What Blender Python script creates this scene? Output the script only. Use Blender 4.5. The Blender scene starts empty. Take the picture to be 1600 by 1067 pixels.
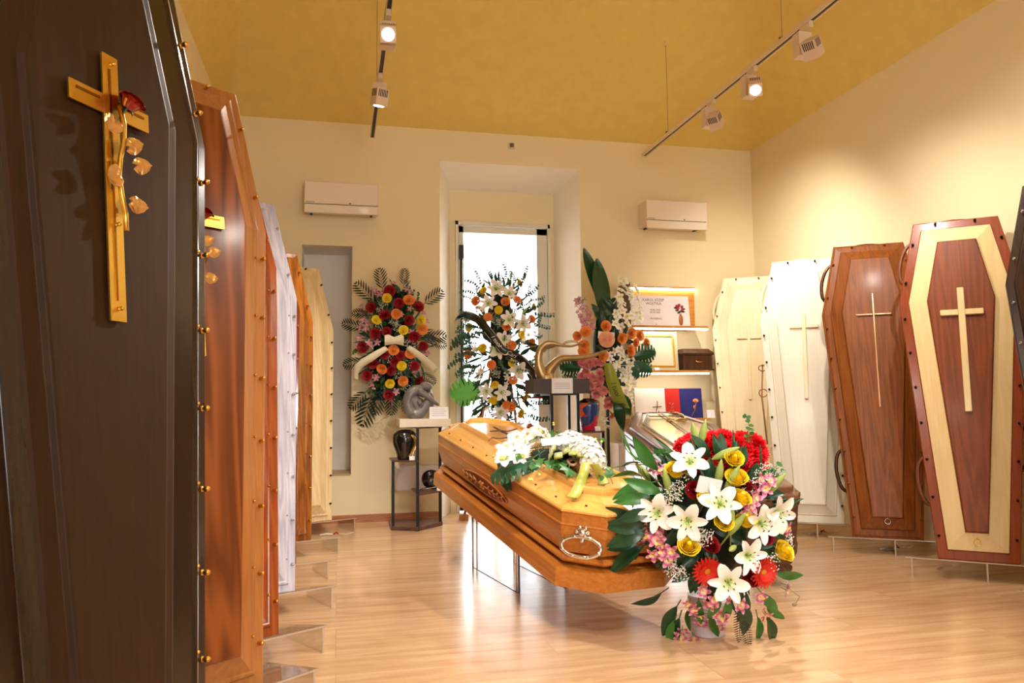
import bpy, math, random
from math import sin, cos, pi, radians, sqrt
from mathutils import Vector, Matrix
random.seed(7)
sc = bpy.context.scene
col = sc.collection

# ---------------------------------------------------------------- camera
CAM = Vector((0, 0, 0.95)); FPX = 1194.0
def cam_axes(yaw, pitch, roll):
    f = Vector((sin(yaw)*cos(pitch), cos(yaw)*cos(pitch), sin(pitch)))
    r = Vector((cos(yaw), -sin(yaw), 0)); d = f.cross(r)
    return r*cos(roll)+d*sin(roll), d*cos(roll)-r*sin(roll), f
AR, AD, AF = cam_axes(radians(12.85), radians(4.58), radians(0.6))
cam = bpy.data.objects.new('camera', bpy.data.cameras.new('camera')); col.objects.link(cam)
cam.data.sensor_width = 36; cam.data.lens = FPX/1600*36; cam.data.clip_start = 0.02; cam.data.clip_end = 200
m = Matrix((AR, -AD, -AF)).transposed().to_4x4(); m.translation = CAM; cam.matrix_world = m
sc.camera = cam
# ---------------------------------------------------------------- world, exposure
w = bpy.data.worlds.new('world'); sc.world = w; w.use_nodes = True
w.node_tree.nodes['Background'].inputs[0].default_value = (0.93, 0.97, 1.0, 1)
w.node_tree.nodes['Background'].inputs[1].default_value = 11.0
sc.view_settings.view_transform = 'Standard'; sc.view_settings.look = 'None'
sc.view_settings.gamma = 1; sc.view_settings.exposure = 0.07; sc.view_settings.use_curve_mapping = False
SPOT_GAIN = 0.88
WARM = (1.0, 0.94, 0.85)

# ---------------------------------------------------------------- surveying helpers
def ray(x, y): return AR*((x-800)/FPX) + AD*((y-533.5)/FPX) + AF
def on_z(x, y, z=0.0): d = ray(x, y); return CAM+d*((z-CAM.z)/d.z)
def on_y(x, y, Y): d = ray(x, y); return CAM+d*(Y/d.y)
def on_plane(x, y, p, n): d = ray(x, y); return CAM+d*((Vector(p)-CAM).dot(n)/d.dot(n))
def dome(x, y, c, r):
    "front point of an ellipsoid on the sight line, and its outward normal"
    d = ray(x, y); c = Vector(c)
    D = Vector((d.x/r[0], d.y/r[1], d.z/r[2])); O = Vector(((CAM.x-c.x)/r[0], (CAM.y-c.y)/r[1], (CAM.z-c.z)/r[2]))
    a = D.dot(D); b = 2*O.dot(D); k = O.dot(O)-1; q = b*b-4*a*k
    t = (-b-sqrt(q))/(2*a) if q > 0 else -b/(2*a)
    p = CAM+d*t; v = p-c
    n = Vector((v.x/r[0]**2, v.y/r[1]**2, v.z/r[2]**2)).normalized()
    return p, n

# ---------------------------------------------------------------- materials
def lin(c):
    return tuple(((v/255)/12.92 if v/255 <= .04045 else ((v/255+.055)/1.055)**2.4) for v in c)+(1,)
MATS = {}
def principled(name):
    mt = bpy.data.materials.new(name); mt.use_nodes = True
    return mt, mt.node_tree, mt.node_tree.nodes['Principled BSDF']
def mat(name, rgb, rough=.5, metal=0, coat=0, bump=0, bscale=60, sheen=0, var=0, trans=0):
    if name in MATS: return MATS[name]
    mt, nt, b = principled(name)
    c = lin(rgb)
    b.inputs['Base Color'].default_value = c; b.inputs['Roughness'].default_value = rough
    b.inputs['Metallic'].default_value = metal; b.inputs['Coat Weight'].default_value = coat
    b.inputs['Coat Roughness'].default_value = .08; b.inputs['Sheen Weight'].default_value = sheen
    if trans: b.inputs['Subsurface Weight'].default_value = trans; b.inputs['Subsurface Radius'].default_value = (.01, .01, .01)
    if bump or var:
        tc = nt.nodes.new('ShaderNodeTexCoord'); no = nt.nodes.new('ShaderNodeTexNoise'); no.inputs['Scale'].default_value = bscale
        no.inputs['Detail'].default_value = 4
        nt.links.new(tc.outputs['Object'], no.inputs['Vector'])
        if bump:
            bp = nt.nodes.new('ShaderNodeBump'); bp.inputs['Strength'].default_value = bump; bp.inputs['Distance'].default_value = .004
            nt.links.new(no.outputs['Fac'], bp.inputs['Height']); nt.links.new(bp.outputs['Normal'], b.inputs['Normal'])
        if var:
            r = nt.nodes.new('ShaderNodeValToRGB')
            r.color_ramp.elements[0].color = tuple(v*(1-var) for v in c[:3])+(1,); r.color_ramp.elements[0].position = .3
            r.color_ramp.elements[1].color = tuple(min(1, v*(1+var)) for v in c[:3])+(1,); r.color_ramp.elements[1].position = .7
            nt.links.new(no.outputs['Fac'], r.inputs['Fac']); nt.links.new(r.outputs['Color'], b.inputs['Base Color'])
    MATS[name] = mt; return mt
def wood(name, light, dark, rough=.3, coat=.5, s=9.0, figure=.35, axis='Z', bump=.15):
    if name in MATS: return MATS[name]
    mt, nt, b = principled(name); N = nt.nodes.new; L = nt.links.new
    tc = N('ShaderNodeTexCoord'); mp = N('ShaderNodeMapping')
    sv = {'Z': (s, s, s*.07), 'X': (s*.07, s, s), 'Y': (s, s*.07, s)}[axis]
    mp.inputs['Scale'].default_value = sv; L(tc.outputs['Object'], mp.inputs['Vector'])
    n1 = N('ShaderNodeTexNoise'); n1.inputs['Scale'].default_value = .55; n1.inputs['Detail'].default_value = 3; n1.inputs['Distortion'].default_value = .35
    L(mp.outputs[0], n1.inputs['Vector'])
    # growth rings: sharp contours of a slow noise
    mu = N('ShaderNodeMath'); mu.operation = 'MULTIPLY'; mu.inputs[1].default_value = 16; L(n1.outputs['Fac'], mu.inputs[0])
    fr = N('ShaderNodeMath'); fr.operation = 'PINGPONG'; fr.inputs[1].default_value = .5; L(mu.outputs[0], fr.inputs[0])
    n2 = N('ShaderNodeTexNoise'); n2.inputs['Scale'].default_value = 9; n2.inputs['Detail'].default_value = 5; n2.inputs['Roughness'].default_value = .7
    L(mp.outputs[0], n2.inputs['Vector'])
    mx = N('ShaderNodeMix'); mx.data_type = 'FLOAT'; mx.inputs[0].default_value = 1-figure
    m2 = N('ShaderNodeMath'); m2.operation = 'MULTIPLY'; m2.inputs[1].default_value = 2; L(fr.outputs[0], m2.inputs[0])
    L(m2.outputs[0], mx.inputs[2]); L(n2.outputs['Fac'], mx.inputs[3])
    cr = N('ShaderNodeValToRGB'); cr.color_ramp.elements[0].position = .2; cr.color_ramp.elements[1].position = .75
    cr.color_ramp.elements[0].color = lin(dark); cr.color_ramp.elements[1].color = lin(light)
    L(mx.outputs[0], cr.inputs['Fac']); L(cr.outputs['Color'], b.inputs['Base Color'])
    bp = N('ShaderNodeBump'); bp.inputs['Strength'].default_value = bump; bp.inputs['Distance'].default_value = .002
    L(n2.outputs['Fac'], bp.inputs['Height']); L(bp.outputs['Normal'], b.inputs['Normal'])
    b.inputs['Roughness'].default_value = rough; b.inputs['Specular IOR Level'].default_value = .28; b.inputs['Coat Weight'].default_value = coat*.7; b.inputs['Coat Roughness'].default_value = .14
    MATS[name] = mt; return mt
def clear(name, tint=(.97, .98, .98), refl=.06, rough=.02):
    if name in MATS: return MATS[name]
    mt = bpy.data.materials.new(name); mt.use_nodes = True; nt = mt.node_tree; nt.nodes.clear(); N = nt.nodes.new; L = nt.links.new
    o = N('ShaderNodeOutputMaterial'); t = N('ShaderNodeBsdfTransparent'); g = N('ShaderNodeBsdfGlossy'); x = N('ShaderNodeMixShader'); lw = N('ShaderNodeLayerWeight')
    t.inputs[0].default_value = tint+(1,); g.inputs['Roughness'].default_value = rough; lw.inputs[0].default_value = .25
    a = N('ShaderNodeMath'); a.operation = 'MULTIPLY_ADD'; a.inputs[1].default_value = .5; a.inputs[2].default_value = refl; a.use_clamp = True
    L(lw.outputs['Fresnel'], a.inputs[0]); L(a.outputs[0], x.inputs[0]); L(t.outputs[0], x.inputs[1]); L(g.outputs[0], x.inputs[2]); L(x.outputs[0], o.inputs[0])
    MATS[name] = mt; return mt
def glow(name, rgb, strength):
    if name in MATS: return MATS[name]
    mt, nt, b = principled(name); b.inputs['Base Color'].default_value = lin(rgb)
    b.inputs['Emission Color'].default_value = lin(rgb); b.inputs['Emission Strength'].default_value = strength
    MATS[name] = mt; return mt
def radial(name, stops, size, rough=.55, trans=.0):
    "petal colour running from the throat of a flower to its tips (object space)"
    if name in MATS: return MATS[name]
    mt, nt, b = principled(name); N = nt.nodes.new; L = nt.links.new
    tc = N('ShaderNodeTexCoord'); ln = N('ShaderNodeVectorMath'); ln.operation = 'LENGTH'; L(tc.outputs['Object'], ln.inputs[0])
    dv = N('ShaderNodeMath'); dv.operation = 'DIVIDE'; dv.inputs[1].default_value = size; L(ln.outputs['Value'], dv.inputs[0])
    cr = N('ShaderNodeValToRGB'); e = cr.color_ramp.elements
    e[0].position, e[0].color = stops[0][0], lin(stops[0][1]); e[1].position, e[1].color = stops[-1][0], lin(stops[-1][1])
    for p, c in stops[1:-1]:
        k = e.new(p); k.color = lin(c)
    L(dv.outputs[0], cr.inputs['Fac']); L(cr.outputs['Color'], b.inputs['Base Color']); b.inputs['Roughness'].default_value = rough
    MATS[name] = mt; return mt

# ---------------------------------------------------------------- mesh builder
class MB:
    def __init__(s): s.v = []; s.f = []; s.m = []; s.sm = []
    def add(s, vs, fs, mi=0, smooth=False, M=None):
        k = len(s.v)
        s.v += [tuple(M @ Vector(p)) if M else tuple(p) for p in vs]
        s.f += [tuple(i+k for i in f) for f in fs]; s.m += [mi]*len(fs); s.sm += [smooth]*len(fs); return s
    def box(s, a, b, mi=0, M=None):
        x0, y0, z0 = a; x1, y1, z1 = b
        vs = [(x0, y0, z0), (x1, y0, z0), (x1, y1, z0), (x0, y1, z0), (x0, y0, z1), (x1, y0, z1), (x1, y1, z1), (x0, y1, z1)]
        return s.add(vs, [(3, 2, 1, 0), (4, 5, 6, 7), (0, 1, 5, 4), (1, 2, 6, 5), (2, 3, 7, 6), (3, 0, 4, 7)], mi, False, M)
    def tube(s, pts, r, n=8, mi=0, M=None, closed=False, flat=1.0):
        pts = [Vector(p) for p in pts]; N = len(pts); rs = r if isinstance(r, (list, tuple)) else [r]*N
        vs = []; up = None
        for i, p in enumerate(pts):
            a = pts[i-1] if (i > 0 or closed) else p; b = pts[(i+1) % N] if (i < N-1 or closed) else p
            t = (b-a).normalized() if (b-a).length > 1e-9 else Vector((0, 0, 1))
            if up is None: up = t.orthogonal().normalized()
            u = (up-t*up.dot(t)); u = u.normalized() if u.length > 1e-6 else t.orthogonal().normalized(); up = u; q = t.cross(u)
            for j in range(n):
                an = 2*pi*j/n; vs.append(p+u*cos(an)*rs[i]+q*sin(an)*rs[i]*flat)
        fs = []
        for i in range(N if closed else N-1):
            for j in range(n):
                a = i*n+j; b = i*n+(j+1) % n; c = ((i+1) % N)*n+(j+1) % n; d = ((i+1) % N)*n+j; fs.append((a, b, c, d))
        if not closed: fs += [tuple(range(n))[::-1], tuple((N-1)*n+j for j in range(n))]
        return s.add(vs, fs, mi, True, M)
    def lathe(s, prof, n=24, mi=0, M=None, smooth=True):
        vs = []; fs = []
        for r, z in prof:
            for j in range(n): a = 2*pi*j/n; vs.append((r*cos(a), r*sin(a), z))
        for i in range(len(prof)-1):
            for j in range(n): fs.append((i*n+j, i*n+(j+1) % n, (i+1)*n+(j+1) % n, (i+1)*n+j))
        fs += [tuple(range(n))[::-1], tuple((len(prof)-1)*n+j for j in range(n))]
        return s.add(vs, fs, mi, smooth, M)
    def ball(s, c, r, n=8, k=5, mi=0, M=None, sc=(1, 1, 1)):
        prof = [(max(1e-4, sin(pi*i/k))*1, -cos(pi*i/k)) for i in range(k+1)]
        T = Matrix.Translation(c) @ Matrix.Diagonal((r*sc[0], r*sc[1], r*sc[2], 1))
        return s.lathe(prof, n, mi, (M @ T) if M else T)
    def prism(s, poly, z0, z1, mi=0, M=None):
        n = len(poly); vs = [(x, y, z0) for x, y in poly]+[(x, y, z1) for x, y in poly]
        fs = [tuple(range(n))[::-1], tuple(range(n, 2*n))]+[(i, (i+1) % n, n+(i+1) % n, n+i) for i in range(n)]
        return s.add(vs, fs, mi, False, M)
    def sheet(s, fn, nu, nv, mi=0, M=None, smooth=True):
        vs = [fn(i/nu, j/nv) for i in range(nu+1) for j in range(nv+1)]
        fs = [(i*(nv+1)+j, (i+1)*(nv+1)+j, (i+1)*(nv+1)+j+1, i*(nv+1)+j+1) for i in range(nu) for j in range(nv)]
        return s.add(vs, fs, mi, smooth, M)
    def mesh(s, name, mats):
        me = bpy.data.meshes.new(name); me.from_pydata(s.v, [], s.f)
        for x in (mats if isinstance(mats, (list, tuple)) else [mats]): me.materials.append(x)
        me.polygons.foreach_set('material_index', s.m); me.polygons.foreach_set('use_smooth', s.sm); me.update()
        return me
    def build(s, name, mats, parent=None, bevel=0, fix=False, **kw):
        me = s.mesh(name, mats)
        if fix:
            import bmesh
            b = bmesh.new(); b.from_mesh(me); bmesh.ops.recalc_face_normals(b, faces=b.faces); b.to_mesh(me); b.free()
        return put(name, me, parent, bevel=bevel, **kw)
def put(name, me, parent=None, M=None, bevel=0, **props):
    o = bpy.data.objects.new(name, me); col.objects.link(o)
    if parent: o.parent = parent
    if M is not None: o.matrix_local = M
    if bevel:
        bv = o.modifiers.new('bevel', 'BEVEL'); bv.width = bevel; bv.segments = 2; bv.limit_method = 'ANGLE'; bv.angle_limit = radians(40)
    for k, v in props.items(): o[k] = v
    return o
def thing(name, label, cat, M=None, group=None):
    o = bpy.data.objects.new(name, None); o.empty_display_size = .1; col.objects.link(o)
    if M is not None: o.matrix_world = M if isinstance(M, Matrix) else Matrix.Translation(M)
    o['label'] = label; o['category'] = cat
    if group: o['group'] = group
    return o
def struct(o): o['kind'] = 'structure'; return o
def axes(x, y, z, o):
    m = Matrix((x, y, z)).transposed().to_4x4(); m.translation = o; return m
def aim(p, d, spin=0, scale=1):
    "matrix with local z along d"
    d = Vector(d).normalized(); x = d.orthogonal().normalized(); y = d.cross(x)
    return axes(x, y, d, p) @ Matrix.Rotation(spin, 4, 'Z') @ Matrix.Diagonal((scale, scale, scale, 1))
def text(name, body, size, material, parent, M, extrude=.0005, align='CENTER', spacing=1.0, shear=0):
    'lettering turned into a mesh'
    c = bpy.data.curves.new(name, 'FONT'); c.body = body; c.size = size; c.extrude = extrude; c.align_x = align; c.align_y = 'CENTER'; c.space_line = spacing
    c.shear = shear; c.resolution_u = 3; c.materials.append(material)
    tmp = bpy.data.objects.new('tmp', c); col.objects.link(tmp); bpy.context.view_layer.update()
    me = bpy.data.meshes.new_from_object(tmp.evaluated_get(bpy.context.evaluated_depsgraph_get())); bpy.data.objects.remove(tmp)
    return put(name, me, parent, M)

# ================================================================ ROOM
XL, XR, YB, YF, ZW = -0.922, 3.79, 6.389, -2.6, 3.30
plaster = mat('wall_plaster', (238, 221, 180), .85, bump=.12, bscale=35)
reveal = mat('reveal_paint', (240, 232, 220), .7, bump=.05, bscale=30)
ochre = mat('ochre_plaster', (230, 200, 108), .8, bump=.15, bscale=9, var=.04)
# floor of long oak planks running across the room
mt, nt, b = principled('oak_planks'); N = nt.nodes.new; L = nt.links.new
tc = N('ShaderNodeTexCoord'); br = N('ShaderNodeTexBrick'); L(tc.outputs['Object'], br.inputs['Vector'])
br.inputs['Scale'].default_value = 1; br.inputs['Brick Width'].default_value = 1.3; br.inputs['Row Height'].default_value = .19
br.offset_frequency = 3; br.squash = .8; br.squash_frequency = 4; br.inputs['Mortar Size'].default_value = .0009; br.inputs['Mortar Smooth'].default_value = .2; br.offset = .37; br.inputs['Bias'].default_value = 0
br.inputs['Color1'].default_value = (.0, .0, .0, 1); br.inputs['Color2'].default_value = (1, 1, 1, 1); br.inputs['Mortar'].default_value = (.5, .5, .5, 1)
mp = N('ShaderNodeMapping'); mp.inputs['Scale'].default_value = (1.1, 12, 1); L(tc.outputs['Object'], mp.inputs['Vector'])
ad = N('ShaderNodeVectorMath'); ad.operation = 'MULTIPLY_ADD'; ad.inputs[1].default_value = (7, 3, 0); L(br.outputs['Color'], ad.inputs[0]); L(mp.outputs[0], ad.inputs[2])
no = N('ShaderNodeTexNoise'); no.inputs['Scale'].default_value = 1.6; no.inputs['Detail'].default_value = 6; no.inputs['Roughness'].default_value = .62; no.inputs['Distortion'].default_value = .5
L(ad.outputs[0], no.inputs['Vector'])
cr = N('ShaderNodeValToRGB'); cr.color_ramp.elements[0].position = .28; cr.color_ramp.elements[1].position = .68
cr.color_ramp.elements[0].color = lin((198, 152, 108)); cr.color_ramp.elements[1].color = lin((228, 190, 150)); L(no.outputs['Fac'], cr.inputs['Fac'])
hs = N('ShaderNodeMix'); hs.data_type = 'RGBA'; hs.blend_type = 'MULTIPLY'; hs.inputs[0].default_value = 1
c2 = N('ShaderNodeValToRGB'); c2.color_ramp.elements[0].color = (.90, .87, .84, 1); c2.color_ramp.elements[1].color = (1, 1, 1, 1); L(br.outputs['Color'], c2.inputs['Fac'])
L(cr.outputs['Color'], hs.inputs[6]); L(c2.outputs['Color'], hs.inputs[7])
mo = N('ShaderNodeMix'); mo.data_type = 'RGBA'; mo.inputs[7].default_value = lin((172, 130, 88)); L(br.outputs['Fac'], mo.inputs[0]); L(hs.outputs[2], mo.inputs[6])
L(mo.outputs[2], b.inputs['Base Color']); b.inputs['Roughness'].default_value = .2; b.inputs['Specular IOR Level'].default_value = .6
bp = N('ShaderNodeBump'); bp.inputs['Strength'].default_value = .06; bp.inputs['Distance'].default_value = .002; L(no.outputs['Fac'], bp.inputs['Height']); L(bp.outputs[0], b.inputs['Normal'])
floor_m = mt
f = MB(); f.box((XL-.1, YF-.1, -.12), (XR+.1, 12, 0)); struct(f.build('floor', floor_m))

# back wall with a niche on the left and a splayed door recess
RX0, RX1, RZ, YD = .836, 2.089, 3.025, 6.74        # recess mouth, door plane
IX0, IX1, IZ = .97, 1.945, 2.88                    # recess at the door plane
NX0, NX1, NZ0, NZ1 = -.294, .108, .386, 2.257
wb = MB()
def rect(x0, x1, z0, z1, mi=0): wb.add([(x0, YB, z0), (x1, YB, z0), (x1, YB, z1), (x0, YB, z1)], [(0, 1, 2, 3)], mi)
rect(XL, NX0, 0, ZW); rect(NX0, NX1, 0, NZ0); rect(NX0, NX1, NZ1, ZW); rect(NX1, RX0, 0, ZW); rect(RX0, RX1, RZ, ZW); rect(RX1, XR, 0, ZW)
ND = YB+.42
wb.add([(NX0, YB, NZ0), (NX1, YB, NZ0), (NX1, ND, NZ0), (NX0, ND, NZ0), (NX0, YB, NZ1), (NX1, YB, NZ1), (NX1, ND, NZ1), (NX0, ND, NZ1)],
       [(0, 1, 2, 3), (7, 6, 5, 4), (0, 3, 7, 4), (1, 5, 6, 2), (3, 2, 6, 7)], 1)
wb.add([(RX0, YB, 0), (IX0, YD, 0), (IX0, YD, IZ), (RX0, YB, RZ), (RX1, YB, 0), (IX1, YD, 0), (IX1, YD, IZ), (RX1, YB, RZ)],
       [(0, 1, 2, 3), (5, 4, 7, 6), (3, 2, 6, 7)], 1)
DX0, DX1, DZ = 1.02, 1.905, 2.59
for q in [(IX0, DX0, 0, DZ), (DX1, IX1, 0, DZ), (IX0, IX1, DZ, IZ)]:
    wb.add([(q[0], YD, q[2]), (q[1], YD, q[2]), (q[1], YD, q[3]), (q[0], YD, q[3])], [(0, 1, 2, 3)], 0)
wb.add([(XL-.2, YD+.3, -.1), (DX0, YD+.3, -.1), (DX0, YD+.3, 5), (XL-.2, YD+.3, 5), (DX1, YD+.3, -.1), (XR+.2, YD+.3, -.1), (XR+.2, YD+.3, 5), (DX1, YD+.3, 5), (DX0, YD+.3, DZ), (DX1, YD+.3, DZ)],
       [(0, 1, 2, 3), (4, 5, 6, 7), (8, 9, 7, 2)], 0)
wb.add([(DX0, YD, 0), (DX0, YD+.3, 0), (DX0, YD+.3, DZ), (DX0, YD, DZ), (DX1, YD, 0), (DX1, YD+.3, 0), (DX1, YD+.3, DZ), (DX1, YD, DZ)], [(0, 1, 2, 3), (4, 5, 6, 7), (3, 2, 6, 7)], 0)
struct(wb.build('wall_back', [plaster, reveal]))
for nm, x, s in (('wall_left', XL, -1), ('wall_right', XR, 1)):
    q = MB(); q.box((min(x, x+s*.15), YF, 0), (max(x, x+s*.15), YD+.3, ZW)); struct(q.build(nm, plaster))
q = MB(); WX0, WX1, WZ0, WZ1 = .1, 2.1, .5, 2.5
for a in (((XL-.15, YF-.15, 0), (WX0, YF, ZW)), ((WX1, YF-.15, 0), (XR+.15, YF, ZW)), ((WX0, YF-.15, 0), (WX1, YF, WZ0)), ((WX0, YF-.15, WZ1), (WX1, YF, ZW))): q.box(*a)
struct(q.build('wall_front', plaster))
# unseen window added behind the camera to give fill daylight
q = MB()
for a in (((WX0, YF-.1, WZ0), (WX0+.05, YF-.04, WZ1)), ((WX1-.05, YF-.1, WZ0), (WX1, YF-.04, WZ1)), ((WX0, YF-.1, WZ0), (WX1, YF-.04, WZ0+.05)), ((WX0, YF-.1, WZ1-.05), (WX1, YF-.04, WZ1)), ((1.07, YF-.1, WZ0), (1.13, YF-.04, WZ1))): q.box(*a)
win = struct(q.build('fill_window_1', mat('door_white', (226, 220, 205), .35)))
q = MB(); q.box((WX0+.05, YF-.075, WZ0+.05), (WX1-.05, YF-.065, WZ1-.05)); q.build('glass_pane', clear('door_glass', (1, 1, 1), .03), win)
# pavilion vault
def smin(a, b, k): h = max(k-abs(a-b), 0)/k; return min(a, b)-h*h*k*.25
cv = MB(); nx, ny = 60, 90
def ceil_z(x, y):
    zs = [.62*(YB-y), .62*(y-YF), 2.0*(x-XL), 1.05*(XR-x)]
    z = smin(smin(zs[0], zs[1], .2), smin(zs[2], zs[3], .2), .03); return ZW+smin(z, 1.25, .6)
def gx(i, n, a, b): t = i/n; t = .5-.5*cos(pi*t); return a+(b-a)*t
cv.add([(gx(i, nx, XL, XR), gx(j, ny, YF, YB), ZW if (i in (0, nx) or j in (0, ny)) else max(ZW, ceil_z(gx(i, nx, XL, XR), gx(j, ny, YF, YB)))) for i in range(nx+1) for j in range(ny+1)],
       [(i*(ny+1)+j, i*(ny+1)+j+1, (i+1)*(ny+1)+j+1, (i+1)*(ny+1)+j) for i in range(nx) for j in range(ny)], 0, True)
struct(cv.build('ceiling', ochre))
skirt = wood('skirting_oak', (190, 128, 84), (150, 92, 56), .45, .1, axis='X')
q = MB(); q.box((XL, YB-.014, 0), (RX0, YB, .062)); struct(q.build('baseboard_back', skirt))
q = MB(); q.box((RX1, YB-.014, 0), (XR, YB, .062)); struct(q.build('baseboard_back_right', skirt))
q = MB(); q.box((NX0-.0, YB-.005, NZ0-.004), (NX1, ND, NZ0+.004)); struct(q.build('trim_1', mat('niche_sill', (180, 150, 110), .5)))

# door
alu = mat('door_white', (226, 220, 205), .35); black = mat('black_metal', (18, 18, 20), .35, .3)
q = MB(); y0, y1 = YD-.03, YD+.05
for a in [((DX0, y0, 0), (DX0+.028, y1, DZ)), ((DX1-.028, y0, 0), (DX1, y1, DZ)), ((DX0, y0, DZ-.04), (DX1, y1, DZ))]: q.box(*a)
door = struct(q.build('door_1', alu, bevel=.003)); 
q = MB(); a0, a1, za = DX0+.03, DX1-.03, DZ-.045
for a in [((a0, y0+.01, .01), (a0+.045, y1-.01, za)), ((a1-.1, y0+.01, .01), (a1, y1-.01, za)), ((a0, y0+.01, za-.06), (a1, y1-.01, za)), ((a0, y0+.01, .01), (a1, y1-.01, .12))]: q.box(*a)
q.build('door_leaf', alu, door, bevel=.003)
q = MB(); q.box((a0+.04, YD+.005, .12), (a1-.1, YD+.013, za-.055)); q.build('glass_pane', clear('door_glass', (1, 1, 1), .03), door)
q = MB(); q.tube([(a0+.018, YD-.05, .1), (a0+.018, YD-.05, 2.33)], .009); q.box((a0, YD-.075, 2.24), (a0+.04, YD-.02, 2.36)); q.box((a0-.002, YD-.08, 1.0), (a0+.042, YD-.02, 1.16)); q.build('locking_rod', black, door)
q = MB(); q.box((a0, YD-.11, .93), (a0+.06, YD-.02, 1.07), 0); q.box((a1-.09, YD-.11, .93), (a1-.02, YD-.02, 1.07), 0); q.box((a0+.06, YD-.1, .985), (a1-.09, YD-.07, 1.0), 1); q.box((a0+.04, YD-.105, 1.0), (a0+.17, YD-.05, 1.14), 2); q.box((a1-.17, YD-.105, 1.0), (a1-.09, YD-.05, 1.14), 2)
q.build('panic_bar', [black, mat('panic_red', (190, 20, 25), .3), mat('panic_green', (10, 70, 55), .4)], door)

# ================================================================ COFFINS
def inset(poly, d):
    n = len(poly); out = []
    for i in range(n):
        p0, p1, p2 = Vector(poly[i-1]), Vector(poly[i]), Vector(poly[(i+1) % n])
        e1 = (p1-p0).normalized(); e2 = (p2-p1).normalized(); n1 = Vector((-e1.y, e1.x)); n2 = Vector((-e2.y, e2.x))
        k = (n1+n2); k = k/k.dot(n1) if k.dot(n1) else n1
        out.append((p1.x+k.x*d, p1.y+k.y*d))
    return out
def ring_loft(mb, poly, prof, cap0=True, cap1=True):
    "prof rows: inset, height towards the viewer, material of the band that starts here"
    n = len(poly); rows = []
    for r in prof: rows.append([(x, -r[1], z) for x, z in inset(poly, r[0])])
    vs = [p for r in rows for p in r]
    for i in range(len(rows)-1):
        fs = [(i*n+j, i*n+(j+1) % n, (i+1)*n+(j+1) % n, (i+1)*n+j) for j in range(n)]
        mi = prof[i][2] if len(prof[i]) > 2 else 0
        mb.f += [tuple(t+len(mb.v) for t in f_) for f_ in fs]; mb.m += [mi]*n; mb.sm += [False]*n
    k = len(mb.v); mb.v += vs
    # shift face indices already relative to start of vs (added before extending): nothing to do
    if cap0: mb.f.append(tuple(k+j for j in range(n))[::-1]); mb.m.append(prof[0][2] if len(prof[0]) > 2 else 0); mb.sm.append(False)
    if cap1: mb.f.append(tuple(k+(len(rows)-1)*n+j for j in range(n))); mb.m.append(prof[-1][2] if len(prof[-1]) > 2 else 0); mb.sm.append(False)
    return mb
def hexa(L=1.945, sp=.49, wh=.213, ws=.31, wf=.2): return [(-wf, 0), (wf, 0), (ws, L-sp), (wh, L), (-wh, L), (-ws, L-sp)]
LID = [(0, -.022), (0, 0), (.004, .004), (.034, .006), (.038, .016), (.046, .019), (.052, .017), (.108, .047), (.111, .058), (.12, .062)]
BOX = [(.006, 0), (.006, -.05), (.014, -.055), (.02, -.075)]
brass = mat('brass', (214, 160, 70), .22, 1); gold = mat('polished_gold', (232, 188, 84), .3, 1); chrome = mat('chrome', (225, 222, 218), .08, 1)
bronze = mat('bronze', (140, 92, 62), .3, 1); darkm = mat('dark_screw', (40, 28, 24), .4, .6)
screw_me = {}
def screw_mesh(kind, m_, r=.0075):
    if kind not in screw_me:
        q = MB(); q.lathe([(r*.8, 0), (r, .004), (r*.55, .006), (r*.5, .010), (r*.85, .013), (r*.95, .018), (r*.55, .023), (.0005, .0245)], 12)
        screw_me[kind] = q.mesh('screw', m_)
    return screw_me[kind]
FRONT = Matrix.Rotation(pi/2, 4, 'X')       # local z of a fitting -> -y (towards the viewer)
def edge_points(poly, d, step, sides, skip=.04):
    p = inset(poly, d); n = len(p); out = []
    for i in sides:
        a, b_ = Vector(p[i]), Vector(p[(i+1) % n]); l = (b_-a).length; k = max(1, round(l/step))
        for j in range(k): out.append(a+(b_-a)*((j+.5)/k))
    return out
def cross_mb(z_top, z_bot, z_arm, half, wd, th, y, bevelled=True):
    q = MB(); h = wd/2
    q.box((-h, y-th, z_bot), (h, y, z_top)); q.box((-half, y-th*.98, z_arm-h), (-h, y, z_arm+h)); q.box((h, y-th*.98, z_arm-h), (half, y, z_arm+h)); return q
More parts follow.
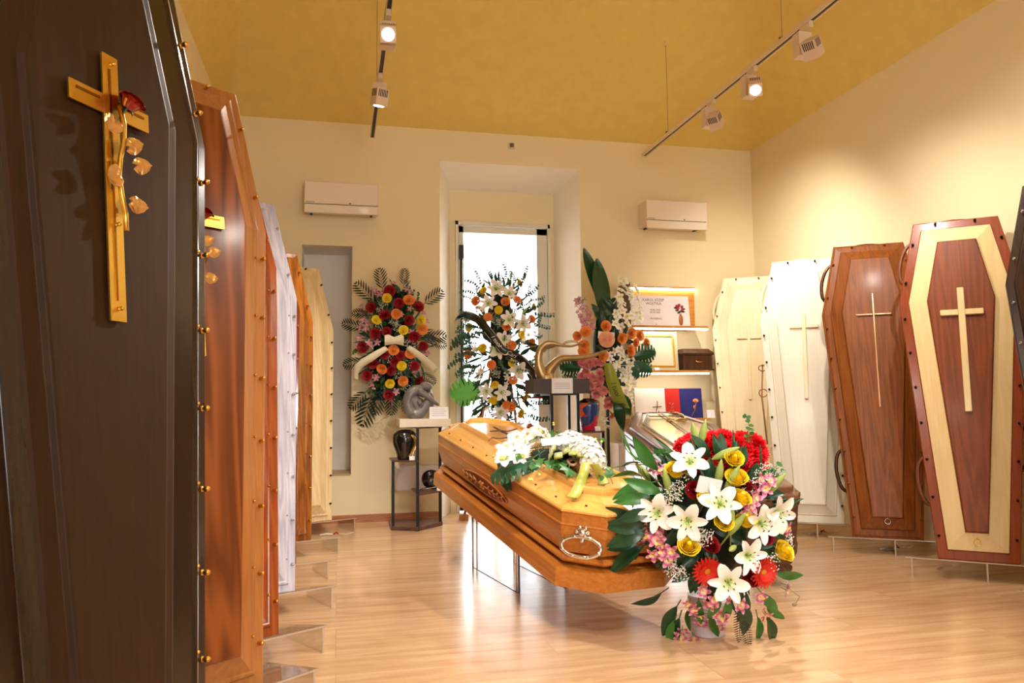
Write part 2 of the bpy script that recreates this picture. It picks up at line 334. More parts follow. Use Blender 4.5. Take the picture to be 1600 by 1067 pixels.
def add_handle(parent, poly, edge, t, depth_y, kind, m_, scale=1):
    a, b_ = Vector(poly[edge]), Vector(poly[(edge+1) % len(poly)]); p = a+(b_-a)*t; e = (b_-a).normalized(); nrm = Vector((e.y, -e.x))
    ex = Vector((e.x, 0, e.y)); en = Vector((nrm.x, 0, nrm.y)); ey = Vector((0, 1, 0))
    o = Vector((p.x, depth_y, p.y)); q = MB()
    if kind == 'arc':
        pts = []
        for i in range(13):
            an = pi*i/12; pts.append(o+ex*(-cos(an)*.13*scale)+en*(.012+sin(an)*.045*scale))
        q.tube(pts, .011*scale, 8)
        for s in (-1, 1): q.tube([o+ex*s*.13*scale-en*.004, o+ex*s*.13*scale+en*.018], .016*scale, 10)
        q.build('handle', m_, parent)
    else:
        # ring hanging from an ornate boss
        pts = []
        for i in range(24):
            an = 2*pi*i/24; pts.append(o+ex*(cos(an)*.085*scale)+ey*(.058+sin(an)*.040)*scale+en*(.02+.012*sin(an)))
        q.tube(pts, .009*scale, 8, closed=True)
        for i in range(8):
            an = 2*pi*i/8+.39; q.ball(o+ex*(cos(an)*.085*scale)+ey*(.058+sin(an)*.040)*scale+en*(.02+.012*sin(an)), .0115*scale, 8, 5)
        h_ = q.build('handle', m_, parent)
        q = MB(); q.ball(o+en*.01, .02*scale, 10, 6, sc=(1, 1, 1))
        for i in range(6):
            an = 2*pi*i/6; q.ball(o+ex*cos(an)*.024*scale+ey*sin(an)*.022*scale+en*.006, .011*scale, 8, 5)
        q.ball(o+ey*.035*scale+en*.006, .013*scale, 8, 5); q.build('handle_boss', m_, h_)
def lean_matrix(bx, by, yaw, lean, zb=.1):
    n = Vector((cos(yaw), sin(yaw), 0)); r = Vector((-n.y, n.x, 0)); u = Vector((0, 0, 1))*cos(lean)-n*sin(lean); Nn = n*cos(lean)+Vector((0, 0, 1))*sin(lean)
    return axes(r, -Nn, u, Vector((bx, by, zb)))
def coffin(label, pose, dims, lid_m, box_m, lid_prof=LID, depth=.28, screws=('brass', brass), step=.2, group='coffins leaning upright on the clear stands',
           handles=(), cross=None, box_prof=None, hm=brass, small=True, taper=.05):
    poly = hexa(*dims); t = thing('coffin', label, 'coffin', lean_matrix(*pose), group)
    q = MB(); ring_loft(q, poly, lid_prof); q.build('lid', lid_m, t, fix=True, bevel=.0015)
    bp_ = box_prof or BOX+[(.02+taper*.8, -depth+.1), (.012+taper*.8, -depth+.085), (.012+taper*.8, -depth)]
    bp_ = [(a, h-.022)+tuple(r) for a, h, *r in bp_]
    q = MB(); ring_loft(q, poly, bp_); q.build('casket_box', box_m, t, fix=True, bevel=.002)
    if screws:
        me = screw_mesh(*screws)
        for p in edge_points(poly, .019, step, (1, 2, 3, 4, 5)): put('screw', me, t, Matrix.Translation((p.x, -.005, p.y)) @ FRONT)
        if small:
            if screws[0]+'_s' not in screw_me:
                q = MB(); q.lathe([(.0045, 0), (.005, .003), (.003, .007), (.0005, .0085)], 10); screw_me[screws[0]+'_s'] = q.mesh('stud', screws[1])
            for p in edge_points(poly, .048, step, (1, 5)): put('stud', screw_me[screws[0]+'_s'], t, Matrix.Translation((p.x, -.017, p.y)) @ FRONT)
    for e, tt in handles: add_handle(t, inset(poly, .02), e, tt, .1, 'arc', hm)
    if cross: cross(t, dims)
    return t
T_PLATE = .062
def c_light(m_, zt, zb_, za, half, wd, th, plate=T_PLATE, name='cross'):
    def fn(t, d): cross_mb(zt, zb_, za, half, wd, th, -plate).build(name, m_, t, bevel=min(th, wd)*.25)
    return fn
def rose_cross(t, d, z0=0, with_rose=True, g=(1.52, .93, 1.40, .125, .042)):
    z0 += g[2]-1.40; k1, k2 = g[0]-1.52+1.40-g[2], g[1]-.93+1.40-g[2]; ha = g[3]-.015
    q = cross_mb(g[0], g[1], g[2], g[3], g[4], .006, -T_PLATE-.006)
    k = q.build('cross', gold, t, bevel=.001)
    q = MB(); q.box((-.006, -T_PLATE-.0135, .97+z0+k2), (-.001, -T_PLATE-.0115, 1.49+z0+k1)); q.box((-ha, -T_PLATE-.0135, 1.405+z0), (-.03, -T_PLATE-.0115, 1.410+z0)); q.box((.03, -T_PLATE-.0135, 1.405+z0), (ha, -T_PLATE-.0115, 1.410+z0)); q.build('inlay_line', mat('gold_line', (150, 100, 30), .3, 1), k)
    for z in (1.5+k1, 1.16, .955+k2): put('rivet', screw_mesh('gold', gold), k, Matrix.Translation((0, -T_PLATE-.012, z+z0)) @ FRONT @ Matrix.Diagonal((.6, .6, .5, 1)))
    if not with_rose: return
    q = MB(); pts = [(.006*sin(i*1.3)+.006, -T_PLATE-.026-.004*sin(i), 1.40-.036*i+z0) for i in range(8)]; q.tube(pts, .005, 8)
    q.build('rose_stem', gold, t)
    amber = mat('amber_glass', (226, 170, 92), .08, .55, .5)
    for i, (x, z) in enumerate(((-.022, 1.355), (.03, 1.325), (.050, 1.29), (-.02, 1.25), (.035, 1.205))):
        q = MB()
        q.sheet(lambda u, v: ((v-.5)*.036*sin(pi*min(1, u*.9+.08))**.8, -.006*cos((v-.5)*pi)-.004*sin(u*9), (u-.5)*.042), 6, 6)
        q.sheet(lambda u, v: ((v-.5)*.036*sin(pi*min(1, u*.9+.08))**.8, .004-.006*cos((v-.5)*pi), (u-.5)*.042), 6, 6)
        q.build('rose_leaf', amber, t).matrix_local = Matrix.Translation((x, -T_PLATE-.035, z+z0)) @ Matrix.Rotation(.9*(1 if x > 0 else -1)+i*.2, 4, 'Y')
    put('rose_bloom', rose_mesh('glass_rose', mat('ruby_glass', (150, 8, 14), .08, .2, 1)), t, Matrix.Translation((.02, -T_PLATE-.03, 1.40+z0)) @ Matrix.Rotation(.35, 4, 'Y') @ Matrix.Rotation(.5, 4, 'X') @ Matrix.Diagonal((.62, .62, .72, 1)))

# ---------------------------------------------------------------- flowers: shared meshes
FM = {}
def rose_mesh(key, m_, open_=1.0):
    if key in FM: return FM[key]
    q = MB()
    for li, (r, n, h, lip, a) in enumerate(((.004, 3, .053, .003, 1.3), (.009, 3, .051, .004, 1.25), (.014, 4, .049, .005, 1.2), (.019, 4, .046, .007, 1.1), (.024, 5, .042, .010, 1.0), (.029, 5, .034, .014, .9))):
        for k in range(n):
            a0 = 2*pi*k/n+li*.8
            def fn(u, v, r=r, h=h, lip=lip, a=a, a0=a0, n=n, li=li):
                th = a0+(v-.5)*a*2*pi/n*1.6; tip = 1-.22*(2*v-1)**2*(u**2)
                R = r*(.6+.4*u)+.004*sin(u*pi)+(.006+lip*.8)*open_*u**4+.002*v
                return (R*cos(th), R*sin(th), h*(u-.16*u**5)*tip)
            q.sheet(fn, 5, 5)
    q.ball((0, 0, .034), .008, 10, 8, sc=(1, 1, 1.5))
    q.tube([(0, 0, -.06), (0, 0, .004)], [.003, .004], 6, 1)
    for k in range(5):
        a0 = 2*pi*k/5
        q.sheet(lambda u, v: ((.012+.02*u)*cos(a0+(v-.5)*.7*(1-u)), (.012+.02*u)*sin(a0+(v-.5)*.7*(1-u)), .002+.004*u-.014*u*u), 3, 2, 1)
    FM[key] = q.mesh('rose', [m_, GREEN]); return FM[key]
def petal(q, a0, ln, wd, rise, droop, cup=.3, mi=0, nu=6, nv=4, r0=.0, pw=.9, ruff=0, tip=.12, z0=0):
    def fn(u, v):
        s = (v-.5)*2; wv = wd*.5*(sin(pi*min(1, (u*.86+.1)))**pw)*(1 if u < .97 else .25)
        r = r0+ln*u*cos(rise*(1-u)); z = z0+ln*(sin(rise)*u-droop*u*u)+cup*wd*s*s*sin(pi*u)*.5+ruff*sin(s*9+u*5+a0*3)*u
        x = r; y = s*wv
        return (x*cos(a0)-y*sin(a0), x*sin(a0)+y*cos(a0), z)
    q.sheet(fn, nu, nv, mi)
GREEN = mat('stem_green', (70, 105, 45), .5)
LEAF = mat('leaf_dark', (28, 66, 36), .35, var=.25, bscale=20); LEAF2 = mat('leaf_bright', (52, 110, 42), .35, var=.25, bscale=20); LEAFY = mat('leaf_pale', (96, 150, 60), .4, var=.2, bscale=20)
EUC = mat('eucalyptus_grey_green', (70, 112, 92), .5, var=.2, bscale=30); FERN = mat('fern_green', (20, 44, 26), .45)
STAM = mat('stamen_brown', (110, 60, 25), .6); STY = mat('lily_style', (150, 190, 90), .5)
def lily_mesh(key='lily'):
    if key in FM: return FM[key]
    q = MB(); ml = radial('lily_petal', [(0, (150, 180, 70)), (.22, (225, 232, 175)), (.45, (246, 244, 236)), (1, (252, 246, 240))], .11)
    for k in range(6): petal(q, 2*pi*k/6+(0 if k % 2 else .06), .098, .064 if k % 2 else .046, .85, .34, .35, 0, 8, 4, .004, .62, .002)
    for k in range(6):
        a = 2*pi*k/6+.4; q.tube([(0, 0, .004), (.016*cos(a), .016*sin(a), .045), (.026*cos(a), .026*sin(a), .062)], .0011, 5, 1)
        q.ball((.027*cos(a), .027*sin(a), .063), .0042, 6, 4, 2, sc=(1.8, .8, .7))
    q.tube([(0, 0, 0), (0, .003, .068)], [.0018, .003], 6, 1); q.tube([(0, 0, -.05), (0, 0, .004)], [.003, .006], 6, 1)
    FM[key] = q.mesh('lily', [ml, STY, STAM]); return FM[key]
def lily_bud_mesh():
    if 'bud' in FM: return FM['bud']
    q = MB(); q.lathe([(.002, -.05), (.003, 0), (.009, .012), (.0125, .035), (.011, .06), (.005, .08), (.0008, .09)], 9)
    FM['bud'] = q.mesh('lily_bud', mat('bud_green', (158, 176, 92), .5)); return FM['bud']
def gerbera_mesh():
    if 'gerb' in FM: return FM['gerb']
    q = MB()
    for rr, n, ln, rs in ((0, 22, .052, .28), (1, 20, .046, .5), (2, 16, .028, .8)):
        for k in range(n): petal(q, 2*pi*(k+.5*rr)/n, ln, .013, rs, .12, .1, 0, 4, 2, .008, .6, 0, z0=.002*rr)
    q.ball((0, 0, .006), .012, 12, 6, 1, sc=(1, 1, .45)); q.tube([(0, 0, -.06), (0, 0, 0)], .004, 6, 2)
    FM['gerb'] = q.mesh('gerbera', [mat('gerbera_red', (205, 30, 12), .6), mat('gerbera_eye', (200, 130, 20), .8, bump=.6, bscale=400), GREEN]); return FM['gerb']
def carnation_mesh(key, m_):
    if key in FM: return FM[key]
    q = MB(); rnd = random.Random(3)
    for lay in range(5):
        n = 5+lay
        for k in range(n):
            a0 = 2*pi*k/n+lay*.6+rnd.uniform(-.2, .2); rise = 1.45-.3*lay
            def fn(u, v, a0=a0, rise=rise, lay=lay, n=n):
                s = (v-.5)*2; ln = .036*(1+.07*cos(s*8)*u); w_ = .038*u
                x = .002+ln*u*cos(rise)+.006*u*u; z = .004+ln*u*sin(rise)+.0035*sin(s*7+a0*4)*u*u; y = s*w_*.5
                return (x*cos(a0)-y*sin(a0)*1.4, x*sin(a0)+y*cos(a0)*1.4, z)
            q.sheet(fn, 3, 8)
    q.lathe([(.003, -.05), (.004, -.02), (.007, -.012), (.008, .006), (.002, .008)], 8, 1)
    FM[key] = q.mesh('carnation', [m_, GREEN]); return FM[key]
def orchid_mesh(key, stops, size=.034, n=5, wd=.62):
    if key in FM: return FM[key]
    q = MB(); m_ = radial(key+'_petal', stops, size)
    for k in range(n): petal(q, 2*pi*k/n+.3, size, size*wd*(1 if k % 2 else .8), .5, .22, .3, 0, 5, 3, .001, .7)
    petal(q, 0, size*.55, size*.4, 1.0, .1, .8, 1, 4, 3); petal(q, pi, size*.4, size*.3, 1.1, .1, .8, 1, 4, 3)
    q.tube([(0, 0, -.02), (0, 0, .002)], .0015, 5, 2)
    FM[key] = q.mesh('orchid', [m_, mat(key+'_lip', stops[0][1], .6), GREEN]); return FM[key]
def floret_ball_mesh(key, m_, R=.05, n=46, s=.011):
    "a round head of small four-petalled florets"
    if key in FM: return FM[key]
    q = MB(); q.ball((0, 0, R*.35), R*.8, 12, 8, 1)
    for i in range(n):
        z = 1-1.35*(i+.5)/n; rr = sqrt(max(0, 1-z*z)); a = i*2.39996
        d = Vector((rr*cos(a), rr*sin(a), z)); M_ = aim(Vector((0, 0, R*.35))+d*R*random.uniform(.9, 1.05), d, random.random()*6)
        sub = MB()
        for k in range(4): petal(sub, pi*k/2, s*1.3, s*1.25, .35, .1, .2, 0, 3, 2, 0, .5)
        q.add(sub.v, sub.f, 0, True, M_)
    FM[key] = q.mesh('hydrangea', [m_, m_]); return FM[key]
def leaf_mesh(key, ln, wd, m_, droop=.35, fold=.25, pw=.9, stem=.03, waves=0):
    if key in FM: return FM[key]
    q = MB()
    def fn(u, v):
        s = (v-.5)*2; wv = wd*.5*sin(pi*min(.995, u*.97+.02))**pw*(1+waves*sin(u*25)*abs(s))
        return (s*wv, ln*u, -droop*ln*u*u+fold*wd*.5*abs(s)*sin(pi*u)+.02*ln*sin(u*6+s))
    q.sheet(fn, 10, 4); q.tube([(0, -stem, 0), (0, 0, 0), (0, ln*.5, -droop*ln*.25-.001), (0, ln*.95, -droop*ln*.9)], [.0025, .002, .0014, .0004], 5)
    FM[key] = q.mesh('leaf', m_); return FM[key]
def frond_mesh(key, ln, lw, n, m_, ang=.9, droop=.3, thick=.010, taper=.85):
    "pinnate leaf: rib with paired leaflets"
    if key in FM: return FM[key]
    q = MB(); q.tube([(0, ln*i/8, -droop*ln*(i/8)**2) for i in range(9)], [.0022-.0002*i for i in range(9)], 5)
    for i in range(n):
        u = .12+.86*i/(n-1); l_ = lw*(sin(pi*(u*.8+.18))**.7)
        for s in (-1, 1):
            b0 = Vector((0, ln*u, -droop*ln*u*u)); d = Vector((s*sin(ang), cos(ang), -.12)).normalized(); p_ = d.cross(Vector((0, 0, 1))).normalized()
            w_ = thick
            q.add([b0, b0+d*l_*.35+p_*w_*.5, b0+d*l_*.35-p_*w_*.5, b0+d*l_*.75+p_*w_*.32+Vector((0, 0, -.1*l_)), b0+d*l_*.75-p_*w_*.32+Vector((0, 0, -.1*l_)), b0+d*l_+Vector((0, 0, -.2*l_))],
                  [(0, 1, 2), (1, 3, 4, 2), (3, 5, 4)], 0)
    FM[key] = q.mesh('frond', m_); return FM[key]
def sprig_mesh(key, m_, ln=.2, n=11, r=.013):
    "eucalyptus or ruscus sprig: thin stem with round leaves"
    if key in FM: return FM[key]
    q = MB(); rnd = random.Random(5); P = [Vector((.02*sin(i*.5), ln*i/8, -.15*ln*(i/8)**2)) for i in range(9)]; q.tube(P, .0013, 5)
    for i in range(n):
        u = .15+.85*i/n; p = P[min(8, int(u*8))]; a = rnd.uniform(0, 6.28)
        for s in (-1, 1):
            d = Vector((s*cos(a), .35, sin(a)*s)).normalized(); M_ = aim(p+d*r*.9, Vector((rnd.uniform(-1, 1), rnd.uniform(-.4, 1), rnd.uniform(.2, 1))))
            vs = [(r*cos(t_*pi/3)*.95, r*sin(t_*pi/3)*.75, 0) for t_ in range(6)]; q.add(vs, [(0, 1, 2, 3, 4, 5)], 0, False, M_)
    FM[key] = q.mesh('sprig', m_); return FM[key]
def ivy_mesh(key='ivy', s=.03, m_=None):
    if key in FM: return FM[key]
    q = MB(); P = [(0, 0), (.5, .1), (.95, -.05), (.62, .42), (.75, .85), (.3, .75), (0, 1.25), (-.3, .75), (-.75, .85), (-.62, .42), (-.95, -.05), (-.5, .1)]
    vs = [(x*s, y*s, -.12*s*(x*x+y*y)) for x, y in P]+[(0, .45*s, .05*s)]
    q.add(vs, [(i, (i+1) % 12, 12) for i in range(12)], 0); q.tube([(0, -s*.8, 0), (0, .1*s, 0)], .0012, 5)
    FM[key] = q.mesh('ivy_leaf', m_ or LEAF2); return FM[key]
def monstera_mesh(key, m_, s=.12):
    if key in FM: return FM[key]
    q = MB(); n = 7
    for sd in (-1, 1):
        for i in range(n):
            u0 = i/n; u1 = (i+.78)/n
            def wd_(u): return s*.62*sin(pi*min(1, u*.86+.13))**.6
            def pt(u, k): return (sd*wd_(u)*k, s*1.3*(u-.0)+wd_(u)*k*.25, -.22*s*(k*k)-.25*s*u*u)
            q.add([pt(u0, 0), pt((i+1)/n, 0), pt((i+1)/n, .4), pt(u1, .7), pt(u1, 1), pt(u0+.02, 1), pt(u0, .4)], [(0, 6, 2, 1), (6, 5, 4, 3, 2)], 0)
    q.tube([(0, -s*.5, 0), (0, 0, 0), (0, s*.65, -.06*s), (0, s*1.25, -.24*s)], [.003, .003, .002, .0006], 5)
    FM[key] = q.mesh('monstera_leaf', m_); return FM[key]
def breath_mesh(key, R=.045, n=60, m_=None):
    if key in FM: return FM[key]
    q = MB(); rnd = random.Random(9)
    for i in range(n):
        d = Vector((rnd.uniform(-1, 1), rnd.uniform(-1, 1), rnd.uniform(0, 1.1))); p = d*R*.8
        q.ball(p, rnd.uniform(.0022, .0042), 6, 4, 0)
        if i % 3 == 0: q.tube([(0, 0, -.03), p*.5, p], .0006, 3, 1)
    FM[key] = q.mesh('babys_breath', [m_ or mat('breath_white', (238, 236, 226), .7), GREEN]); return FM[key]
YEL = mat('petal_yellow', (255, 218, 40), .5, var=.08, bscale=25); ORA = mat('petal_orange', (255, 150, 66), .5, var=.1, bscale=25); RED = mat('petal_dark_red', (150, 8, 22), .55, var=.25, bscale=25)
CRED = mat('carnation_red', (236, 28, 40), .5, var=.1, bscale=30); PEACH = mat('petal_peach', (246, 176, 130), .55, var=.1, bscale=25); CPINK = mat('carnation_pink', (250, 156, 152), .55, var=.1, bscale=30)
PINKST = [(.0, (245, 214, 120)), (.25, (250, 220, 225)), (.6, (190, 50, 115)), (1, (240, 190, 205))]
WHITEST = [(.0, (225, 215, 120)), (.25, (252, 248, 240)), (1, (252, 250, 244))]
MAUVEST = [(.0, (235, 205, 160)), (.4, (206, 120, 150)), (1, (222, 170, 185))]
def R_(): return random.uniform(-1, 1)
def jig(n, k=.25): return (n+Vector((R_(), R_(), R_()))*k).normalized()
class Bunch:
    "an arrangement: flowers laid over a dome-shaped body"
    def __init__(s, root, c, r): s.t = root; s.c = Vector(c); s.r = r; s.inv = root.matrix_world.inverted()
    def at(s, x, y, lift=0):
        p, n = dome(x, y, s.c, s.r); return p+n*lift, n
    def put(s, name, me, p, n, spin=None, sc_=1.0, tilt=.25, **k):
        M_ = s.inv @ aim(p, jig(n, tilt), random.uniform(0, 6.28) if spin is None else spin, sc_)
        return put(name, me, s.t, M_, **k)
    def many(s, name, me, pts, sc_=1.0, lift=0., tilt=.25, face=None, base=0):
        for x, y in pts:
            p, n = s.at(x, y, lift+random.uniform(-.01, .01))
            n = (n+Vector((0, -.55, .05))).normalized()
            if face is not None: n = (n+Vector(face)).normalized()
            s.put(name, me, p, n, sc_=sc_*random.uniform(.9, 1.1), tilt=tilt)
    def leaf(s, name, me, x, y, ang, sc_=1.0, lift=-.01, out=.5):
        "leaf whose length runs outwards along picture angle ang (0 right, 90 up)"
        p, n = s.at(x, y, lift); d = (AR*cos(radians(ang))-AD*sin(radians(ang))); yv = (d+n*out).normalized()
        z = (n-yv*n.dot(yv)); z = z.normalized() if z.length > .05 else -AF; z = (z-AF*.35); z = (z-yv*z.dot(yv)).normalized()
        M_ = s.inv @ (axes(yv.cross(z), yv, z, p) @ Matrix.Diagonal((sc_, sc_, sc_, 1)))
        return put(name, me, s.t, M_)

def px_list(ox, oy, k, L_): return [(ox+x/k, oy+y/k) for x, y in L_]

# ---------------------------------------------------------------- leaning coffins
R = radians
w_dark = wood('walnut_dark', (64, 36, 14), (42, 23, 8), .55, 0, 8, .12); w_dark2 = wood('walnut_edge', (58, 36, 22), (36, 22, 13), .25, .8, 8, .12)
w_oakred = wood('oak_reddish', (184, 122, 66), (152, 92, 42), .3, .4, 8, .15); w_oakplate = wood('oak_plate', (146, 78, 32), (104, 50, 16), .35, .2, 5, .75); w_honey = wood('honey_red', (170, 86, 32), (124, 54, 18), .18, .9, 7, .3)
w_white = wood('whitewashed_ash', (216, 212, 224), (172, 168, 186), .45, .1, 10, .4); w_mahog = wood('mahogany_gloss', (142, 66, 30), (88, 34, 16), .15, 1, 8, .3)
w_chest = wood('chestnut_gloss', (176, 106, 40), (104, 52, 18), .15, 1, 8, .35); w_pale = wood('raw_pine', (242, 220, 172), (222, 190, 134), .5, .1, 9, .35)
w_cream = wood('cream_lacquer', (240, 232, 214), (232, 222, 198), .5, .1, 9, .2, bump=.03); w_cream2 = wood('cream_raw', (246, 230, 196), (236, 214, 170), .45, .15, 9, .25, bump=.05)
w_teak = wood('teak_gloss', (150, 84, 30), (104, 50, 16), .4, .1, 9, .25); w_inlay = wood('walnut_inlay', (140, 68, 26), (100, 44, 14), .42, .1, 8, .3)
w_maple = wood('maple_inlay', (236, 208, 156), (224, 192, 136), .35, .5, 9, .25, bump=.03); w_frame = wood('cherry_frame', (150, 66, 22), (120, 48, 15), .3, .4, 8, .15)
w_wenge = wood('wenge', (66, 44, 36), (38, 24, 20), .35, .4, 9, .3)
LID1 = [(0, -.022, 1), (0, 0, 1), (.003, .005, 1), (.034, .007, 1), (.038, .018, 1), (.046, .022, 1), (.05, .017, 0), (.1, .046, 0), (.103, .058, 0), (.109, .062, 0)]
LIDBIG = [(0, -.022, 1), (0, 0, 1), (.003, .005, 1), (.034, .007, 1), (.04, .016, 1), (.05, .02, 1), (.06, .014, 1), (.10, .012, 1), (.135, .010, 1), (.15, .040, 0), (.158, .044, 0), (.188, .050, 0), (.194, .060, 0), (.2, .062, 0)]
c1 = coffin('huge dark walnut coffin with a red rose and gilt leaves on its gold cross', (-.405, 1.592, R(-28.3), R(4.6)), (1.979, .488, .254, .38, .275), [w_dark, w_dark2], w_dark,
            LIDBIG, .19, ('brass', brass), .175, cross=lambda t, d: rose_cross(t, d, 0, True, (1.549, 1.011, 1.442, .102, .04)), taper=.02, handles=())
c2 = coffin('reddish oak coffin with bold grain and a gold cross, just behind the dark walnut one', (-.372, 2.406, R(-51.1), R(7.3)), (1.948, .488, .22, .307, .198), [w_oakred, w_oakplate], w_oakred,
            [r+(1 if r[0] > .105 else 0,) for r in LID], .26, ('brass', brass), .2, cross=lambda t, d: rose_cross(t, d, .0, True, (1.545, 1.0, 1.435, .105, .042)))
c3 = coffin('glossy honey red coffin with a paper tag at its foot beside the oak one', (-.379, 2.939, R(-59), R(10.9)), (1.941, .495, .214, .309, .2), w_honey, w_mahog, LID, .3, ('brass', brass), .2)
q = MB(); q.box((-.13, -.012, .012), (.0, -.0065, .036)); q.build('paper_tag', mat('tag_paper', (232, 206, 130), .6), c3, label='cream paper tag')
c4 = coffin('whitewashed coffin with pale grey grain in the row by the left wall', (-.366, 3.634, R(-64.9), R(11.5)), (1.93, .51, .218, .307, .2), w_white, w_white, LID, .3, ('pearl', mat('nickel', (214, 206, 204), .25, .9)), .2)
c5 = coffin('narrow strip of mahogany coffin peeping out behind the whitewashed coffin', (-.404, 4.278, R(-72), R(14.1)), (1.935, .48, .22, .305, .202), w_mahog, w_mahog, LID, .3, ('brass', brass), .2)
c6 = coffin('shiny chestnut brown coffin next to the raw pine one', (-.343, 4.999, R(-68.5), R(11.8)), (1.936, .498, .219, .306, .201), w_chest, w_mahog, LID, .3, ('brass', brass), .2)
BOXP = [(.006, 0), (.006, -.05), (.016, -.055), (.03, -.1), (.06, -.16), (.06, -.19)]
c7 = coffin('raw pine coffin with dark screws, farthest of the row beside the wall niche', (-.218, 5.796, R(-65.2), R(9.3)), (1.949, .498, .216, .308, .2), w_pale, w_pale, LID, .23, ('dark', darkm), .2, small=False)
q = MB(); q.tube([(.06, -.07, 1.36), (.062, -.09, 1.2), (.05, -.085, 1.17), (.02, -.07, 1.15)], .004, 6); q.build('hook', darkm, c7)
# right-hand row
LIDB = [(0, -.022, 0), (0, 0, 0), (.01, .003, 0), (.016, .009, 0), (.052, .014, 0), (.056, .026, 0), (.066, .03, 0), (.118, .05, 0), (.122, .064, 0), (.128, .066, 0)]
cB = coffin('glossy teak brown coffin with a thin pale cross, beside the tall cream coffin', (3.276, 4.114, R(-123.3), R(12)), (1.936, .488, .216, .31, .196), w_teak, w_mahog, LIDB, .2, ('bronze', bronze), .2,
            handles=((4, .45), (1, .45), (3, .5), (5, .72)), hm=mat('bronze_handle', (92, 62, 44), .3, .9),
            cross=c_light(mat('thin_cross_bronze', (226, 176, 136), .25, .6), 1.56, .80, 1.415, .105, .011, .012, .066), small=False)
LIDA = [(0, -.022, 0), (0, 0, 0), (.004, .004, 0), (.048, .004, 0), (.052, .010, 1), (.056, .012, 1), (.142, .034, 1), (.1435, .034, 2), (.1435, .046, 2), (.150, .052, 2)]
cA = coffin('inlaid coffin of pale maple round a red walnut panel, with a wide cream cross', (3.258, 3.418, R(-130.4), R(11.8)), (1.929, .491, .216, .311, .184), [w_frame, w_maple, w_inlay], w_inlay, LIDA, .19, ('dark', darkm), .21,
            handles=((4, .42), (1, .42), (3, .5), (5, .72)), hm=mat('wood_handle', (122, 66, 34), .4), cross=c_light(w_maple, 1.49, .78, 1.345, .105, .034, .016, .052), small=False)
LIDC = [(0, -.022, 0), (0, 0, 0), (.004, .003, 0), (.05, .005, 0), (.056, .012, 0), (.062, .012, 0), (.118, .036, 0), (.121, .05, 0), (.128, .053, 0)]
cC = coffin('tall cream lacquered coffin, brightest of all, with a cream cross', (3.201, 4.776, R(-124.1), R(11.2)), (1.939, .481, .207, .306, .21), w_cream, w_cream2, LIDC, .24, ('dark', darkm), .2,
            handles=((4, .5), (3, .5), (5, .72)), hm=w_cream2, cross=c_light(w_cream2, 1.50, .86, 1.40, .10, .026, .014, .053), small=False)
cD = coffin('pale unvarnished coffin with a wooden cross beside the lit shelves', (3.346, 5.782, R(-122.3), R(10)), (1.967, .461, .206, .307, .201), w_cream2, w_pale, LIDC, .14, ('bronze', bronze), .2,
            handles=((4, .5), (1, .5), (5, .72)), hm=w_cream2, cross=c_light(w_cream2, 1.50, .86, 1.40, .10, .026, .014, .053), small=False)
cE = coffin('dark wenge coffin cut off at the picture edge beside the inlaid one', (3.229, 2.665, R(-132.2), R(10.9)), (1.936, .507, .209, .312, .201), w_wenge, w_wenge, LID, .22, ('nickel', mat('nickel', (214, 206, 204), .25, .9)), .2, small=False)
# little ring emblems and dark ribbons at the feet
for c, col_, z in ((cA, gold, .095), (cB, chrome, .10)):
    q = MB(); q.tube([(.016*cos(2*pi*i/20), -.034 if c is cA else -.052, z+.016*sin(2*pi*i/20)) for i in range(20)], .0022, 6, closed=True)
    q.ball((0, -.034 if c is cA else -.052, z+.019), .005, 8, 5); q.build('ring_emblem', col_, c)
q = MB(); q.tube([(-.3, .06, 1.15), (-.31, .05, .9), (-.28, .05, .55)], .006, 6); q.tube([(-.3+.03*cos(i*.6), .05, .93+.03*sin(i*.6)) for i in range(11)], .004, 6); q.tube([(-.3+.03*cos(i*.6), .05, 1.12+.022*sin(i*.6)) for i in range(11)], .004, 6)
q.build('hanging_cord', mat('cord_brown', (150, 104, 60), .7), cC)

# clear acrylic stands under the coffins
acr = clear('acrylic', (.965, .965, .96), .02, .03); acr_e = mat('acrylic_edge', (190, 170, 150), .15, 0, .6)
def stand(label, bx, by, yaw, legs=(-.37, .37), half=.385, front=.03, dep=.26, h=.1, lean=11.0):
    tl = math.tan(radians(lean)); zt = lambda y: h-y*tl
    n = Vector((cos(yaw), sin(yaw), 0)); r = Vector((-n.y, n.x, 0)); t = thing('acrylic_stand', label, 'stand', axes(r, -n, Vector((0, 0, 1)), Vector((bx, by, 0))), 'clear acrylic stands under the leaning coffins')
    q = MB(); q.add([(x, y, zt(y)-dz) for dz in (.009, .001) for x, y in ((-half, -front), (half, -front), (half, dep), (-half, dep))], [(3, 2, 1, 0), (4, 5, 6, 7), (0, 1, 5, 4), (1, 2, 6, 5), (2, 3, 7, 6), (3, 0, 4, 7)]); q.build('shelf_plate', acr, t, bevel=.003)
    q = MB(); q.box((-half, -front-.0015, zt(-front)-.0085), (half, -front, zt(-front)-.0025)); q.build('front_edge', acr_e, t)
    for x in legs:
        q = MB(); q.add([(xx, y, z_) for xx in (x-.004, x+.004) for y, z_ in ((-front+.004, 0), (dep, 0), (dep, zt(dep)-.01), (-front+.004, zt(-front)-.01))], [(0, 1, 2, 3), (7, 6, 5, 4), (0, 4, 5, 1), (1, 5, 6, 2), (2, 6, 7, 3), (3, 7, 4, 0)]); l_ = q.build('leg', acr, t)
        q = MB(); q.box((x-.004, -front+.0025, .0), (x+.004, -front+.004, zt(-front)-.01)); q.build('leg_edge', acr_e, l_)
    return t
